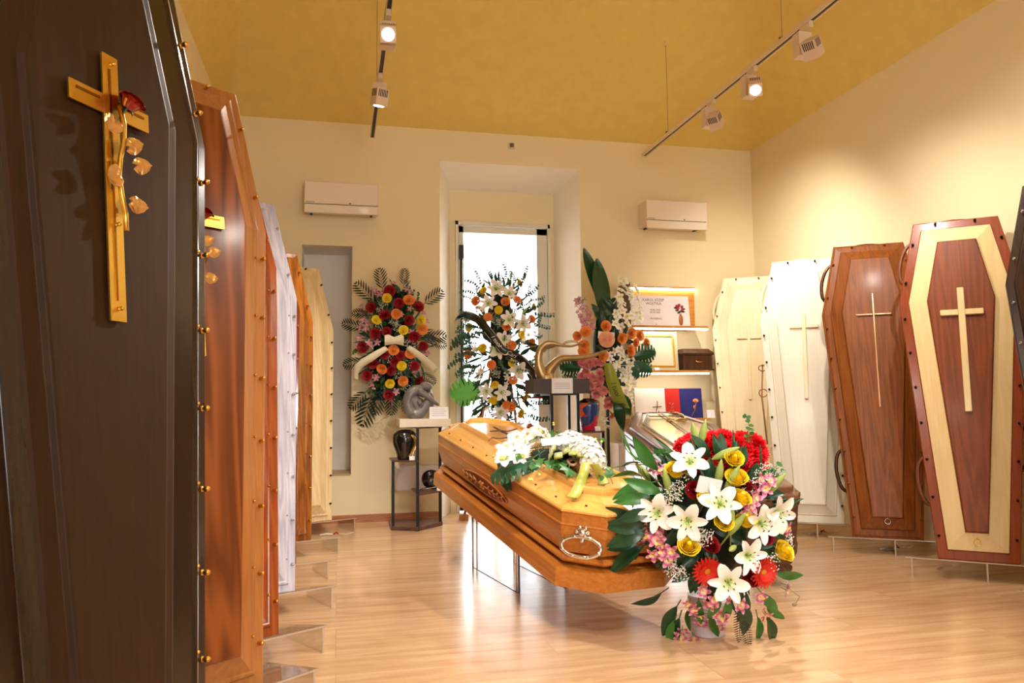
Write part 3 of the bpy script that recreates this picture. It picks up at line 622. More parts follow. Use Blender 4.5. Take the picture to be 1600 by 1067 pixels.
for bx, by, yw, le, lb in ((-.405, 1.592, -28.3, 4.6, 'dark walnut coffin with the rose cross'), (-.372, 2.406, -51.1, 7.3, 'reddish oak coffin'), (-.379, 2.939, -59, 10.9, 'honey red coffin'), (-.366, 3.634, -64.9, 11.5, 'whitewashed coffin'), (-.404, 4.278, -72, 14.1, 'mahogany coffin mostly hidden'), (-.343, 4.999, -68.5, 11.8, 'chestnut brown coffin'), (-.218, 5.796, -65.2, 9.3, 'raw pine coffin')):
    stand('clear acrylic stand on the floor under the '+lb, bx, by, R(yw), lean=le)
for bx, by, yw, le, lb in ((3.258, 3.418, -130.4, 11.8, 'inlaid maple and walnut coffin'), (3.276, 4.114, -123.3, 12, 'teak brown coffin'), (3.201, 4.776, -124.1, 11.2, 'tall cream coffin'), (3.346, 5.782, -122.3, 10, 'pale unvarnished coffin'), (3.229, 2.665, -132.2, 10.9, 'dark wenge coffin')):
    stand('clear acrylic stand on the floor under the '+lb, bx, by, R(yw), legs=(-.31, .035, .31), half=.34, dep=.16 if by > 5 or by < 4 else .22, lean=le)
# loose ties lying on the clear stands
q = MB(); q.tube([(0, 0, 0), (.05, .01, .004), (.09, -.005, 0)], .008, 6, 0); q.tube([(.09, 0, 0), (.11, .02, .012), (.13, -.01, .004), (.12, 0, .02), (.1, .01, 0)], .004, 6, 1); q.tube([(.13, 0, .004), (.19, -.01, 0), (.24, 0, .01)], .003, 6, 0)
tie = q.mesh('cord_bundle', [mat('cord_white', (230, 215, 190), .6), mat('cord_red', (200, 30, 25), .5)])
for P, lb in ((on_z(1264, 833, .008), 'loose white cord with a red knot on the floor by the cream coffin'), (on_z(500, 836, .008), 'loose white cord with a red knot on the floor by the pine coffin'), (on_z(1376, 858, .008), 'loose pale cord on the floor under the teak coffin')):
    o = put('cord_bundle', tie, None, Matrix.Translation(P)); o['label'] = lb; o['category'] = 'cord'; o['group'] = 'loose cords under the coffins'

# ---------------------------------------------------------------- the two coffins lying on trestles
def lying(x, y, z, yaw, tilt, hb):
    ax = Vector((sin(yaw)*cos(tilt), cos(yaw)*cos(tilt), sin(tilt))); rt = Vector((cos(yaw), -sin(yaw), 0)); up = rt.cross(ax)
    return axes(rt, -up, ax, Vector((x, y, z))+up*hb)
def octa(wn, k, wk, L_, c, wc, wf): return [(-wn, 0), (wn, 0), (wk, k), (wc, L_-c), (wf, L_), (-wf, L_), (-wc, L_-c), (-wk, k)]
G = lying(1.166, 2.973, .196, -.169, .154, .30)
goldw = wood('golden_oak_lit_lid', (238, 182, 98), (222, 156, 74), .13, 1, 7, .12, bump=.02); goldb = wood('golden_oak_body', (200, 126, 52), (166, 92, 30), .24, .6, 7, .12)  # lid oak paler than the body: reflected light put into its colour
gc = thing('display_coffin', 'golden oak coffin lying tilted in the middle of the room under a white flower spray', 'coffin', G, 'coffins lying on clear trestles')
P1 = octa(.137, .123, .277, 2.012, .255, .298, .141)
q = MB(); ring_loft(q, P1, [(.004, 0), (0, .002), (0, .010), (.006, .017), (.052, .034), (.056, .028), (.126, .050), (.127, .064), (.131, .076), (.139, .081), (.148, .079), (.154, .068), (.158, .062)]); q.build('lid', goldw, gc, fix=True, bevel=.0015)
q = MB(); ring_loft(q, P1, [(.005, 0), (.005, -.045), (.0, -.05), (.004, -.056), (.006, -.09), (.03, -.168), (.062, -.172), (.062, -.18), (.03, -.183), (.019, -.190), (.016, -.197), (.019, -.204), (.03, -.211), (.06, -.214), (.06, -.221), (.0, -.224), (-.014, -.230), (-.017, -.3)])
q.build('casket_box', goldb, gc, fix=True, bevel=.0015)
me = screw_mesh('bronze', bronze, .006)
for p in edge_points(P1, .032, .2, range(8)): put('screw', me, gc, Matrix.Translation((p.x, -.022, p.y)) @ FRONT @ Matrix.Diagonal((.8, .8, .5, 1)))
add_handle(gc, P1, 7, .5, .07, 'ring', chrome, .95)
add_handle(gc, P1, 1, .5, .07, 'ring', chrome, .95)
# carved relief of laurel on the long left side
a_, b_ = Vector(P1[7]), Vector(P1[6]); e_ = (b_-a_).normalized(); nn = Vector((-e_.y, e_.x))
ex, en, ey = Vector((e_.x, 0, e_.y)), Vector((-abs(nn.x), 0, nn.y*(-1 if nn.x > 0 else 1))), Vector((0, 1, 0))
def side(s, h, o=0.0):
    hh = max(0, min(1, (h-.09)/.078)); base = Vector((a_.x, 0, a_.y)); return base+ex*s+ey*h-en*(.006+.024*hh)*1.0+en*o
def s_at(px_, py_):
    Gi = G.inverted(); o = G @ side(0, .12); nw = (G.to_3x3() @ en); p = on_plane(px_, py_, o, nw); l = Gi @ p; return (l-side(0, .12)).dot(ex), l.y
s0, h0 = s_at(724, 740); s1, h1 = s_at(793, 788); sm, hm_ = (s0+s1)/2, .118
half = abs(s1-s0)/2
q = MB(); K = 24
def ves(t_, w_): return sm+half*cos(t_)*1.0, hm_+w_*sin(t_)*abs(sin(t_))**.25
vs = [side(*ves(2*pi*i/K, .044), .004) for i in range(K)]; q.add(vs, [tuple(range(K))], 0)
q.tube([side(*ves(2*pi*i/K, .044), .004) for i in range(K)], .0045, 6, 1, closed=True)
for i in range(10):
    for sg_ in (-1, 1):
        if 4 <= i <= 5: continue
        s_ = sm-half*.82+half*1.64*i/9; w_ = .014+.012*sin(pi*(i+.5)/10); d_ = 1 if i > 5 else -1
        p0 = side(s_, hm_, .008); p1_ = side(s_+d_*.03, hm_+sg_*w_, .010)
        q.tube([p0, (p0+p1_)/2+en*.003, p1_], [.003, .0065, .0015], 6, 1)
q.tube([side(sm-half*.9, hm_, .007), side(sm, hm_, .01), side(sm+half*.9, hm_, .007)], .0028, 6, 1)
for dx, dy in ((0, 0), (.016, .012), (-.016, .012), (.016, -.012), (-.016, -.012)): q.ball(side(sm+dx, hm_+dy, .01), .009, 8, 5, 1)
q.build('laurel_carving', [mat('carving_recess', (120, 58, 20), .6), mat('carving_gilt', (190, 112, 48), .3, 0, .6)], gc)

G2 = lying(2.048, 3.549, .074, .148, .184, .383)
wal = wood('walnut_case', (140, 94, 66), (100, 62, 42), .32, .3, 8, .2); walb = wood('walnut_case_dark', (104, 64, 44), (62, 36, 26), .35, .3, 8, .4)
mirror = mat('gold_mirror', (224, 196, 146), .16, .8, .3, bump=.1, bscale=3)
dc = thing('display_coffin', 'walnut coffin with a mirrored gold lid and white side panels lying behind the big bouquet', 'coffin', G2, 'coffins lying on clear trestles')
P2 = octa(.206, .05, .24, 1.994, .501, .336, .17)
q = MB(); ring_loft(q, P2, [(.004, 0), (0, .002), (0, .024), (.004, .028), (.034, .030), (.034, .056), (.038, .061), (.082, .064), (.088, .058)]); q.build('lid_frame', wal, dc, fix=True, bevel=.0015)
q = MB(); ring_loft(q, P2, [(.084, .056), (.118, .064), (.119, .074), (.13, .076)]); q.build('mirror_lid', [mirror], dc, fix=True, bevel=.002, label='gold mirror panel')
q = MB(); ring_loft(q, P2, [(.122, .075), (.122, .080), (.134, .080), (.134, .075)], False, False); q.build('panel_beading', wal, dc, fix=True)
q = MB(); ring_loft(q, P2, [(.004, 0), (.0, -.004), (.0, -.03), (.008, -.034), (.008, -.23), (.003, -.235), (.003, -.29), (.02, -.295), (.02, -.335), (.032, -.34), (.032, -.36), (.022, -.365), (.022, -.383)]); q.build('casket_box', walb, dc, fix=True, bevel=.001)
a2, b2 = Vector(P2[7]), Vector(P2[6]); e2 = (b2-a2).normalized(); ex2 = Vector((e2.x, 0, e2.y)); en2 = Vector((-e2.y, 0, e2.x)); L2_ = (b2-a2).length
for i in range(3):
    s_0 = .05+(L2_-.08)*i/3; s_1 = s_0+(L2_-.08)/3-.04; B0 = Vector((a2.x, 0, a2.y))
    vs = [B0+ex2*s_0+ey*.045, B0+ex2*s_1+ey*.045, B0+ex2*s_1+ey*.22, B0+ex2*s_0+ey*.22]; vs = [v-en2*.008*0 for v in vs]
    q = MB(); q.add([v+en2*-.004 for v in vs]+[v+en2*.006 for v in vs], [(0, 1, 2, 3), (7, 6, 5, 4), (0, 4, 5, 1), (1, 5, 6, 2), (2, 6, 7, 3), (3, 7, 4, 0)])
    pn = q.build('side_panel', mat('panel_white', (246, 242, 250), .25, 0, .5), dc, label='white side panel with a drawn branch')
    q = MB(); c_ = (vs[0]+vs[1]+vs[2]+vs[3])/4+en2*.008
    for j in range(9):
        p0 = c_+ex2*(.12-.03*j)+ey*(-.05+.012*j); q.tube([p0, p0+ex2*(-.03)+ey*.012], .0013, 4)
        q.tube([p0, p0+ex2*(-.025)+ey*(-.022 if j % 2 else .03)], .0011, 4)
    q.build('branch_drawing', mat('branch_ink', (60, 45, 40), .7), pn)
for p in edge_points(P2, .015, .22, range(8)): put('screw', screw_mesh('brass', brass), dc, Matrix.Translation((p.x, -.03, p.y)) @ FRONT @ Matrix.Diagonal((.7, .7, .5, 1)))
q = cross_mb(1.86, 1.02, 1.68, .12, .012, .006, -.084)
q.build('cross', mat('cross_steel', (110, 92, 84), .2, .9), dc)
q = MB(); q.tube([(.06, -.086, 1.80), (.12, -.086, 1.78), (.135, -.086, 1.72), (.13, -.086, 1.62), (.11, -.086, 1.58), (-.02, -.086, 1.58)], .007, 8); q.build('chrome_bar', mat('soft_gold', (235, 215, 170), .15, 1), dc)

def trestle(label, G_, s0_, s1_, w_, drop):
    t = thing('clear_trestle', label, 'trestle', None, 'clear trestles under the lying coffins')
    p = G_ @ Vector((0, 0, (s0_+s1_)/2)); ax = (G_.to_3x3() @ Vector((0, 0, 1))); yw = Vector((ax.x, ax.y, 0)).normalized(); rt = Vector((yw.y, -yw.x, 0))
    t.matrix_world = axes(rt, yw, Vector((0, 0, 1)), Vector((p.x, p.y, 0))); hl = (s1_-s0_)/2; tl = math.asin(ax.z)
    zb = lambda s: (G_ @ Vector((0, drop, (s0_+s1_)/2+s/cos(tl)))).z-.004
    for x in (-w_, w_):
        q = MB(); pts = [(-hl, 0), (hl, 0), (hl, zb(hl)), (-hl, zb(-hl))]
        q.add([(x-.005, a, c) for a, c in pts]+[(x+.005, a, c) for a, c in pts], [(0, 1, 2, 3), (7, 6, 5, 4), (0, 4, 5, 1), (1, 5, 6, 2), (2, 6, 7, 3), (3, 7, 4, 0)]); sp_ = q.build('side_sheet', acr, t)
        q = MB()
        for yy in (-hl, hl): q.box((x-.005, yy-.002, 0), (x+.005, yy+.002, zb(yy)))
        q.box((x-.005, -hl, 0), (x+.005, hl, .003)); q.build('sheet_edge', mat('acrylic_edge_dark', (120, 128, 140), .2, 0, .5), sp_)
    for yy in (-hl+.05, hl-.05):
        q = MB(); q.box((-w_+.005, yy-.004, 0), (w_-.005, yy+.004, zb(yy)*.85)); cs = q.build('cross_sheet', acr, t)
        q = MB()
        q.box((-w_+.005, yy-.0045, 0), (-w_+.011, yy+.0045, zb(yy)*.85)); q.build('sheet_edge', mat('acrylic_edge_dark', (120, 128, 140), .2), cs)
    return t
trestle('clear acrylic trestle carrying the golden oak coffin', G, .93, 1.62, .13, .3)
trestle('clear acrylic trestle carrying the walnut coffin with the mirrored lid', G2, .5, 1.3, .15, .383)

# ---------------------------------------------------------------- wall fittings
cream_p = mat('unit_cream', (236, 222, 204), .3, 0, .4)
def aircon(label, x0, x1, z0, z1, d, gr='air conditioners on the end wall'):
    t = thing('air_conditioner', label, 'air conditioner', Vector(((x0+x1)/2, YB, z0)), gr); hw = (x1-x0)/2; h = z1-z0
    q = MB(); q.box((-hw, -d+.03, .03), (hw, -.001, h)); q.build('housing', cream_p, t, bevel=.008)
    q = MB(); q.box((-hw, -d, .075), (hw, -d+.028, h)); q.build('front_panel', mat('gloss_cream', (238, 224, 208), .12, 0, .8), t, bevel=.006)
    q = MB(); q.box((-hw, -d+.001, 0), (hw, -d+.03, .07)); q.build('air_flap', cream_p, t, bevel=.006)
    q = MB(); q.box((-hw+.01, -d-.001, .082), (-hw+.08, -d, .09), 0); q.box((.06, -d-.001, .08), (.075, -d, .088), 1); q.build('nameplate', [mat('nameplate_grey', (176, 160, 140), .4), black], t)
    q = MB(); 
    for x in (-hw+.05, hw-.05): q.box((x-.01, -d+.05, .02), (x+.01, -.02, .03))
    q.build('mounting_clip', darkm, t)
aL = on_y(475, 331, YB-.2); aR = on_y(591, 335, YB-.2); aT = on_y(475, 282, YB-.2)
aircon('cream air conditioner above the wall niche with a lamp reflected on it', aL.x, aR.x, aL.z, aT.z, .2)
bL = on_y(1011, 355.4, YB-.2); bR = on_y(1105.5, 360, YB-.2); bT = on_y(1011, 311.5, YB-.2)
aircon('cream air conditioner above the lit shelves', bL.x, bR.x, bL.z, bT.z, .2)
tp = on_y(799, 228, YB); t = thing('thermostat', 'small white thermostat with a grey dial high over the door recess', 'thermostat', tp)
q = MB(); q.box((-.03, -.012, -.03), (.03, 0, .03)); q.build('base_plate', mat('thermostat_white', (226, 210, 170), .5), t, bevel=.004)
q = MB(); q.box((-.018, -.03, -.018), (.018, -.012, .018)); q.build('dial', mat('thermostat_grey', (110, 100, 82), .5), t, bevel=.006)
# low white convector behind the left stand
v0 = on_y(618, 767, YB-.08); v1 = on_y(694, 767, YB-.08); v2 = on_y(618, 728, YB-.08)
t = thing('wall_convector', 'low white convector on the wall behind the black metal display stand', 'heater', Vector((v0.x, YB, v0.z)))
q = MB(); q.box((0, -.09, 0), (.37, -.001, v2.z-v0.z)); q.build('casing', mat('convector_white', (226, 214, 206), .4), t, bevel=.012)

# ---------------------------------------------------------------- track lights
TZ = 3.05
trackm = mat('track_white', (228, 205, 168), .45)
tracks = []
def track(label, x, y_end, y_start=-1.8):
    t = thing('light_track', label, 'light track', Vector((x, y_end, TZ)), 'suspended light tracks')
    q = MB(); q.box((-.018, y_start-y_end, -.0), (-.012, 0, .032)); q.box((.012, y_start-y_end, -.0), (.018, 0, .032)); q.box((-.012, y_start-y_end, .012), (.012, 0, .032)); q.build('rail', trackm, t)
    q = MB(); q.box((-.0115, y_start-y_end, .0085), (.0115, 0, .0115)); q.build('conductor_slot', mat('slot_dark', (60, 44, 34), .6), t)
    return t
def wire(t, x, y):
    zc = max(ZW, ceil_z(x, y)) if YF < y < YB else ZW; q = MB(); p = t.matrix_world.translation
    q.tube([(x-p.x, y-p.y, .03), (x-p.x, y-p.y, zc-p.z-.02)], .0016, 5, 0); q.lathe([(.012, 0), (.012, .035), (.009, .04), (.001, .041)], 10, 1, Matrix.Translation((x-p.x, y-p.y, zc-p.z-.035))); q.box((x-p.x-.02, y-p.y-.006, .03), (x-p.x+.02, y-p.y+.006, .045), 0)
    q.build('suspension_wire', [mat('wire_grey', (120, 90, 60), .5), trackm], t)
tl_ = on_z(581.5, 216.6, TZ); tr_ = on_z(1006, 245, TZ); TXL, TXR = tl_.x, tr_.x
tL = track('pale suspended light track above the left row of coffins', TXL, tl_.y); tR = track('long pale suspended light track on the shelf side of the room', TXR, tr_.y)
for y in (on_z(584, 129, TZ).y+.35, 3.0, .6): wire(tL, TXL, y)
for y in (on_z(1029, 213, TZ).y, on_z(1206, 68, TZ).y, 1.6): wire(tR, TXR, y)
lampw = mat('lamp_white', (222, 196, 168), .45); lens_on = glow('lamp_lens', (255, 244, 226), 25)
LAMPS = []
def lamp(label, x, y, target, power, blend=.35, angle=60, vents=True, grp='track spotlights'):
    t = thing('track_spotlight', label, 'spotlight', Vector((x, y, TZ)), grp)
    q = MB(); q.box((-.014, -.045, -.03), (.014, .045, .008)); q.build('adaptor', trackm, t)
    q = MB(); q.box((-.042, .01, -.17), (.042, .075, -.03)); q.build('driver_box', lampw, t, bevel=.002)
    d = (Vector(target)-Vector((x, y, TZ-.12))).normalized(); hc = Vector((0, -.03, -.115))+d*.035
    ux = d.cross(Vector((0, 0, 1))).normalized(); uy = d.cross(ux); H = axes(ux, uy, d, hc)
    q = MB(); q.box((-.042, -.042, -.055), (.042, .042, .05), 0)
    for i in range(6):
        for s in (-1, 1): q.box((-.03+i*.011, s*.0415-.001, -.05), (-.024+i*.011, s*.0415+.001, -.005), 1)
        for s in (-1, 1): q.box((s*.0415-.001, -.03+i*.011, -.05), (s*.0415+.001, -.024+i*.011, -.005), 1)
    hd = put('lamp_head', q.mesh('lamp_head', [lampw, black]), t, H)
    q = MB(); q.lathe([(.032, 0), (.032, .002), (.0005, .0025)], 20, 0, Matrix.Translation((0, 0, .0495))); put('lens', q.mesh('lens', lens_on), hd)
    li = bpy.data.lights.new('spot', 'SPOT'); li.energy = power*SPOT_GAIN; li.color = WARM; li.spot_size = radians(angle); li.spot_blend = 1.0; li.shadow_soft_size = .03
    lo = bpy.data.objects.new('spot', li); col.objects.link(lo)
    lp = Vector((x, y, TZ))+hc+d*.06
    lo.matrix_world = aim(lp, -d)
    return t
yl = [on_z(592, 120, TZ).y, on_z(603, 22, TZ).y, 3.0, 2.0, .9, -.4]
yr = [on_z(1112, 160, TZ).y, on_z(1172, 108, TZ).y, on_z(1262, 40, TZ).y, 2.9, 2.0, .9, -.4]

lamp('track spotlight nearest the door on the left track, aimed at the wreath wall', TXL, yl[0], (0, 5.4, .6), 170, angle=80)
lamp('track spotlight at the top edge of the picture on the left track, shining bright', TXL, yl[1], (.05, 1.9, 1.5), 150, angle=70)
lamp('track spotlight nearest the end wall on the shelf side track', TXR, yr[0], (3.6, 5.6, 1.7), 150, angle=105)
lamp('glaring white track spotlight, middle one of the shelf side track', TXR, yr[1], (1.1, 1.8, .2), 300, angle=75)
lamp('large vented track spotlight above the teak and inlaid coffins', TXR, yr[2], (3.5, 4.2, 1.5), 110, angle=105)
lamp('unseen spotlight over the honey coffin side', TXL, yl[2], (.9, 6.0, 1.6), 170, angle=80) if False else None
for i, (x, y, tg, pw, an) in enumerate(((TXL, 3.0, (.5, 4.3, 0), 150, 80), (TXL, 1.6, (.5, 2.6, 0), 120, 80), (TXL, .6, (1.5, 3.0, .5), 230, 70), (TXR, 2.75, (3.7, 3.4, 1.4), 80, 110), (TXR, 1.7, (.9, 3.2, .2), 260, 80), (TXR, .8, (.5, 6.3, 1.2), 150, 60), (TXL, -.4, (2.6, 6.3, 1.3), 150, 60))):
    lamp('track spotlight on the %s track, aimed %s' % ('left' if x == TXL else 'shelf side', ('at the floor before the stands', 'at the floor by the walnut coffin', 'at the floor bouquet', 'at the inlaid coffin', 'at the golden coffin', 'at the wreath wall', 'at the lit shelves')[i]), x, y, tg, pw, angle=an)

# ---------------------------------------------------------------- display stands
steel = mat('stand_black', (24, 22, 24), .45, .4); plank = wood('stand_plank', (112, 82, 70), (84, 58, 48), .4, .3, axis='X')
Y1 = 5.93
pL, pM, pR = on_z(614, 828), on_z(652.5, 829.5), on_z(688, 821)
pML = Vector((pM.x-.02, 6.2, 0)); 
def posts(t, lst):
    for p, z in lst:
        q = MB(); q.box((-.011, -.011, 0), (.011, .011, z)); put('post', q.mesh('post', steel), t, Matrix.Translation(p))
org = Vector((pM.x, 6.0, 0)); t = thing('display_stand', 'black metal display stand of three heights under the grey figure and dark urn', 'display stand', org, 'black metal display stands')
zs_ = on_y(640, 722, pM.y).z; zr_ = on_y(670, 771, pM.y+.05).z; zt_ = on_y(670, 668.5, pM.y+.05).z
bl, brk = Vector((pL.x, 6.22, 0)), Vector((pR.x, 6.24, 0))
posts(t, [(pL-org, zs_), (pM-org, zt_), (pR-org, zt_)])
def shelf(nm, pts, z, th, m_, par, o=org): q = MB(); q.prism([(p.x-o.x, p.y-o.y) for p in pts], z-th, z, 0); q.build(nm, m_, par, bevel=.002)
def grow(pts, k=.018):
    c = sum(pts, Vector((0, 0, 0)))/len(pts); return [p+(p-c).normalized()*k for p in pts]
mb_ = Vector((pM.x, 6.24, 0))
shelf('base_shelf', grow([pL, pM, pR, brk, bl]), .03, .028, plank, t)
shelf('urn_shelf', grow([pL, pM, mb_, bl]), zs_+.012, .014, plank, t); shelf('heart_shelf', grow([pM, pR, brk, mb_]), zr_+.006, .014, plank, t); shelf('top_shelf', grow([pM, pR, brk, mb_]), zt_+.008, .012, plank, t)
o = MB(); z0_ = zt_+.009; a_l = on_y(624, 655, 5.86); a_r = on_y(704, 668, 5.86); hh_ = a_l.z-z0_
o.box((a_l.x, 5.84, z0_), (a_r.x, 6.2, a_l.z)); pl_ = o.build('white_plinth', mat('plinth_cream', (232, 220, 198), .45), bevel=.002)
pl_['label'] = 'thick cream plinth on top of the black metal stand, carrying the grey figure'; pl_['category'] = 'plinth'
# dark urn with a golden arc
def lathe_obj(name, prof, m_, M_, n=32, **k):
    q = MB(); q.lathe(prof, n); return put(name, q.mesh(name, m_), None, M_, **k)
ub = on_y(633, 719, pM.y+.08); s_ = 0.0049
up_ = Vector((ub.x, pM.y+.1, zs_+.012)); h_u = on_y(633, 671, pM.y+.1).z-up_.z; ru = .098
blk = mat('urn_black', (28, 24, 24), .2, .2, .8, var=.4, bscale=60)
t = thing('urn', 'black glazed urn with a golden arc on the left display stand', 'urn', up_)
q = MB(); prof = [(.05, 0), (.055, .004), (.07, .06*h_u/.23), (ru*.97, .55*h_u), (ru, .7*h_u), (ru*.9, .86*h_u), (.06, .955*h_u), (.045, .97*h_u), (.046, .99*h_u), (.03, h_u), (.0005, h_u*1.003)]; q.lathe(prof, 32); q.build('urn_body', blk, t)
for k_, (mm, o1, w_) in enumerate(((gold, 0, .012), (mat('arc_silver', (235, 235, 240), .15, .8), .09, .006))):
    q = MB(); pts = []
    for i in range(15):
        u = i/14; z = h_u*(.06+.86*u); rr = [r for r, zz in prof if zz <= z][-1]; 
        rr = .052+(ru-.052)*sin(min(1, u*1.15)*pi*.5+0) if u < .75 else ru*(1-.35*((u-.75)/.25)**2); an = -pi/2+.25+o1*1.8+.9*sin(pi*u)*.8; pts.append(((rr+.002)*cos(an), (rr+.002)*sin(an), z))
    q.tube(pts, [w_*sin(pi*min(1, max(.05, i/14)))+.002 for i in range(15)], 8, flat=.35); q.build('arc_band', mm, t)
def card(label, x, y, z, w_, h_, rot=0, lines=4, gr='small white cards'):
    t = thing('card', label, 'card', Matrix.Translation((x, y, z)) @ Matrix.Rotation(rot, 4, 'Z'), gr); q = MB()
    q.add([(-w_/2, 0, 0), (w_/2, 0, 0), (w_/2, .012, h_), (-w_/2, .012, h_), (-w_/2, .002, 0), (w_/2, .002, 0), (w_/2, .014, h_), (-w_/2, .014, h_), (-w_/2, .035, 0), (w_/2, .035, 0)], [(0, 1, 2, 3), (7, 6, 5, 4), (3, 2, 6, 7), (9, 8, 7, 6), (0, 3, 7, 4), (1, 5, 6, 2)])
    q.build('paper', mat('card_white', (244, 238, 240), .5), t)
    if lines:
        q = MB()
        for i in range(lines): zz = h_*(.8-.55*i/max(1, lines-1)); q.box((-w_*.38, .012*zz/h_-.0012, zz), (w_*(.38 if i % 2 else .3), .012*zz/h_-.0002, zz+.0025))
        q.build('printed_lines', mat('ink_grey', (170, 160, 175), .6), t)
cd = on_y(686, 654, 5.88); card('white printed card beside the grey figure on the cream plinth', cd.x, 5.88, a_l.z, .145, .09)
cd = on_y(645, 719, pM.y+.03); card('tiny white card in front of the black urn', cd.x-.005, pM.y+.03, zs_+.012, .04, .03, lines=0)
# black oval keepsake with a silver rim
hp_ = Vector((on_y(672, 765, 6.0).x, 6.08, zr_+.006)); t = thing('keepsake_urn', 'black oval keepsake urn with a silver rim on the low shelf of the left stand', 'urn', hp_)
q = MB(); q.ball((0, 0, .085), .085, 24, 12, sc=(1.05, .35, .9)); q.build('urn_body', mat('gloss_black', (8, 8, 10), .1, 0, 1), t).rotation_euler = (0, .35, 0)
q = MB(); q.tube([(.085*cos(2*pi*i/28), .035*sin(2*pi*i/28), .016+.012*cos(2*pi*i/28)) for i in range(28)], .006, 8, closed=True); q.build('silver_rim', chrome, t)
cd = on_y(690, 767, 5.95); card('tiny white card beside the black oval keepsake urn', cd.x-.01, 5.99, zr_+.006, .04, .03, lines=0)

# bodies joined from rounded limbs
def limbs(name, chains, m_, parent, voxel=.006, smooth=6, fat=1.0, **k):
    q = MB()
    for pts, rs in chains:
        pts = [Vector(p) for p in pts]; P = []; Rr = []
        for i in range(len(pts)-1):
            for j in range(6):
                u = j/6; p0 = pts[max(0, i-1)]; p1 = pts[i]; p2 = pts[i+1]; p3 = pts[min(len(pts)-1, i+2)]
                P.append(.5*((2*p1)+(p2-p0)*u+(2*p0-5*p1+4*p2-p3)*u*u+(3*p1-p0-3*p2+p3)*u**3)); Rr.append(rs[i]*(1-u)+rs[i+1]*u)
        P.append(pts[-1]); Rr.append(rs[-1]); Rr = [r*fat for r in Rr]; q.tube(P, Rr, 14)
        q.ball(P[0], Rr[0]*.99, 14, 8); q.ball(P[-1], Rr[-1]*.99, 14, 8)
    o_ = q.build(name, m_, parent, **k); rm = o_.modifiers.new('skin', 'REMESH'); rm.mode = 'VOXEL'; rm.voxel_size = voxel; rm.use_smooth_shade = True
    sm_ = o_.modifiers.new('soft', 'SMOOTH'); sm_.factor = .5; sm_.iterations = smooth; return o_
fp = Vector((on_y(640, 655, 5.98).x, 6.0, a_l.z)); t = thing('seated_figure', 'grey curled up seated figure sculpture on the cream plinth', 'sculpture', fp)
u_ = .00057
def F_(x, z, y=0): return ((x-355)*u_, y, (655-z)*u_)
chs = [([F_(440, 590), F_(360, 540, 0), F_(335, 440, 0), F_(370, 330, 0), F_(440, 270, 0), F_(520, 235, 0)], [.040, .038, .034, .038, .036, .022]),
       ([F_(520, 235), F_(560, 215)], [.018, .017]), ([F_(560, 210), F_(612, 225)], [.030, .027]),
       ([F_(500, 290, -.03), F_(590, 350, -.04), F_(670, 420, -.035), F_(745, 468, -.02)], [.024, .018, .015, .009]),
       ([F_(470, 290, .03), F_(560, 330, .045), F_(650, 300, .04), F_(600, 270, .0)], [.022, .017, .014, .010]),
       ([F_(440, 610, -.012), F_(520, 560, -.015), F_(590, 450, -.015), F_(635, 330, .0)], [.040, .034, .027, .019]),
       ([F_(430, 610, .03), F_(520, 560, .035), F_(600, 450, .035), F_(640, 320, .02)], [.036, .032, .025, .018]),
       ([F_(635, 330, .0), F_(665, 420, .01), F_(650, 540, .01), F_(640, 630, .01)], [.019, .017, .013, .010]), ([F_(640, 635, .01), F_(700, 640, .01)], [.010, .008]),
       ([F_(410, 380, 0), F_(450, 470, 0), F_(480, 540, 0)], [.032, .040, .038]), ([F_(460, 420, .02), F_(540, 480, .02)], [.034, .03]), ([F_(485, 430, -.035), F_(490, 440, -.048)], [.020, .016]), ([F_(500, 280, -.028), F_(510, 290, -.03)], [.026, .022])]
fb = limbs('figure_body', chs, mat('stone_grey', (118, 112, 108), .4, .15, .2), t, .004, 3, 1.22)

# stand with the gold sculpture, right of the door
qx = lambda x, y, Y: on_y(x, y, Y)
Y2 = 5.62
a1_, a2_, a3_, a4_ = qx(862, 650, Y2), qx(889, 650, Y2+.26), qx(903, 650, Y2-.02), qx(942, 700, Y2+.06)
org2 = Vector((a3_.x, Y2+.12, 0)); ztop = qx(885, 616, Y2).z; zlow = qx(925, 675, Y2).z
t = thing('display_stand', 'black metal display stand under the gold sculpture and the painted urn', 'display stand', org2, 'black metal display stands')
posts(t, [(Vector((a1_.x, Y2, 0))-org2, ztop), (Vector((a2_.x, Y2+.26, 0))-org2, ztop), (Vector((a3_.x, Y2-.02, 0))-org2, ztop), (Vector((a4_.x, Y2+.06, 0))-org2, zlow)])
rec = [Vector((a1_.x, Y2, 0)), Vector((a3_.x, Y2-.02, 0)), Vector((a3_.x, Y2+.28, 0)), Vector((a1_.x, Y2+.28, 0))]; rec2 = [Vector((a3_.x, Y2-.02, 0)), Vector((a4_.x, Y2+.06, 0)), Vector((a4_.x, Y2+.28, 0)), Vector((a3_.x, Y2+.28, 0))]
shelf('top_shelf', grow(rec), ztop+.006, .012, steel, t, org2); shelf('urn_shelf', grow(rec2), zlow+.005, .012, plank, t, org2); shelf('base_shelf', grow(rec[:2]+rec2[1:3]+rec[3:]), .03, .028, plank, t, org2)
zpb = ztop+.007; pb = [qx(832, 600, Y2-.02), qx(920, 600, Y2-.02)]; zpt = qx(875, 592, Y2-.02).z
q = MB(); q.box((pb[0].x, Y2-.04, zpb), (pb[1].x, Y2+.22, zpt)); o = q.build('dark_plinth', mat('plinth_dark', (70, 58, 52), .5), bevel=.002); o['label'] = 'dark brown block plinth carrying the gold sculpture'; o['category'] = 'plinth'
cd = qx(879, 613, Y2-.06); q_t = thing('card', 'white printed card leaning on the dark plinth under the gold sculpture', 'card', Vector((cd.x, Y2-.052, zpb)), 'small white cards')
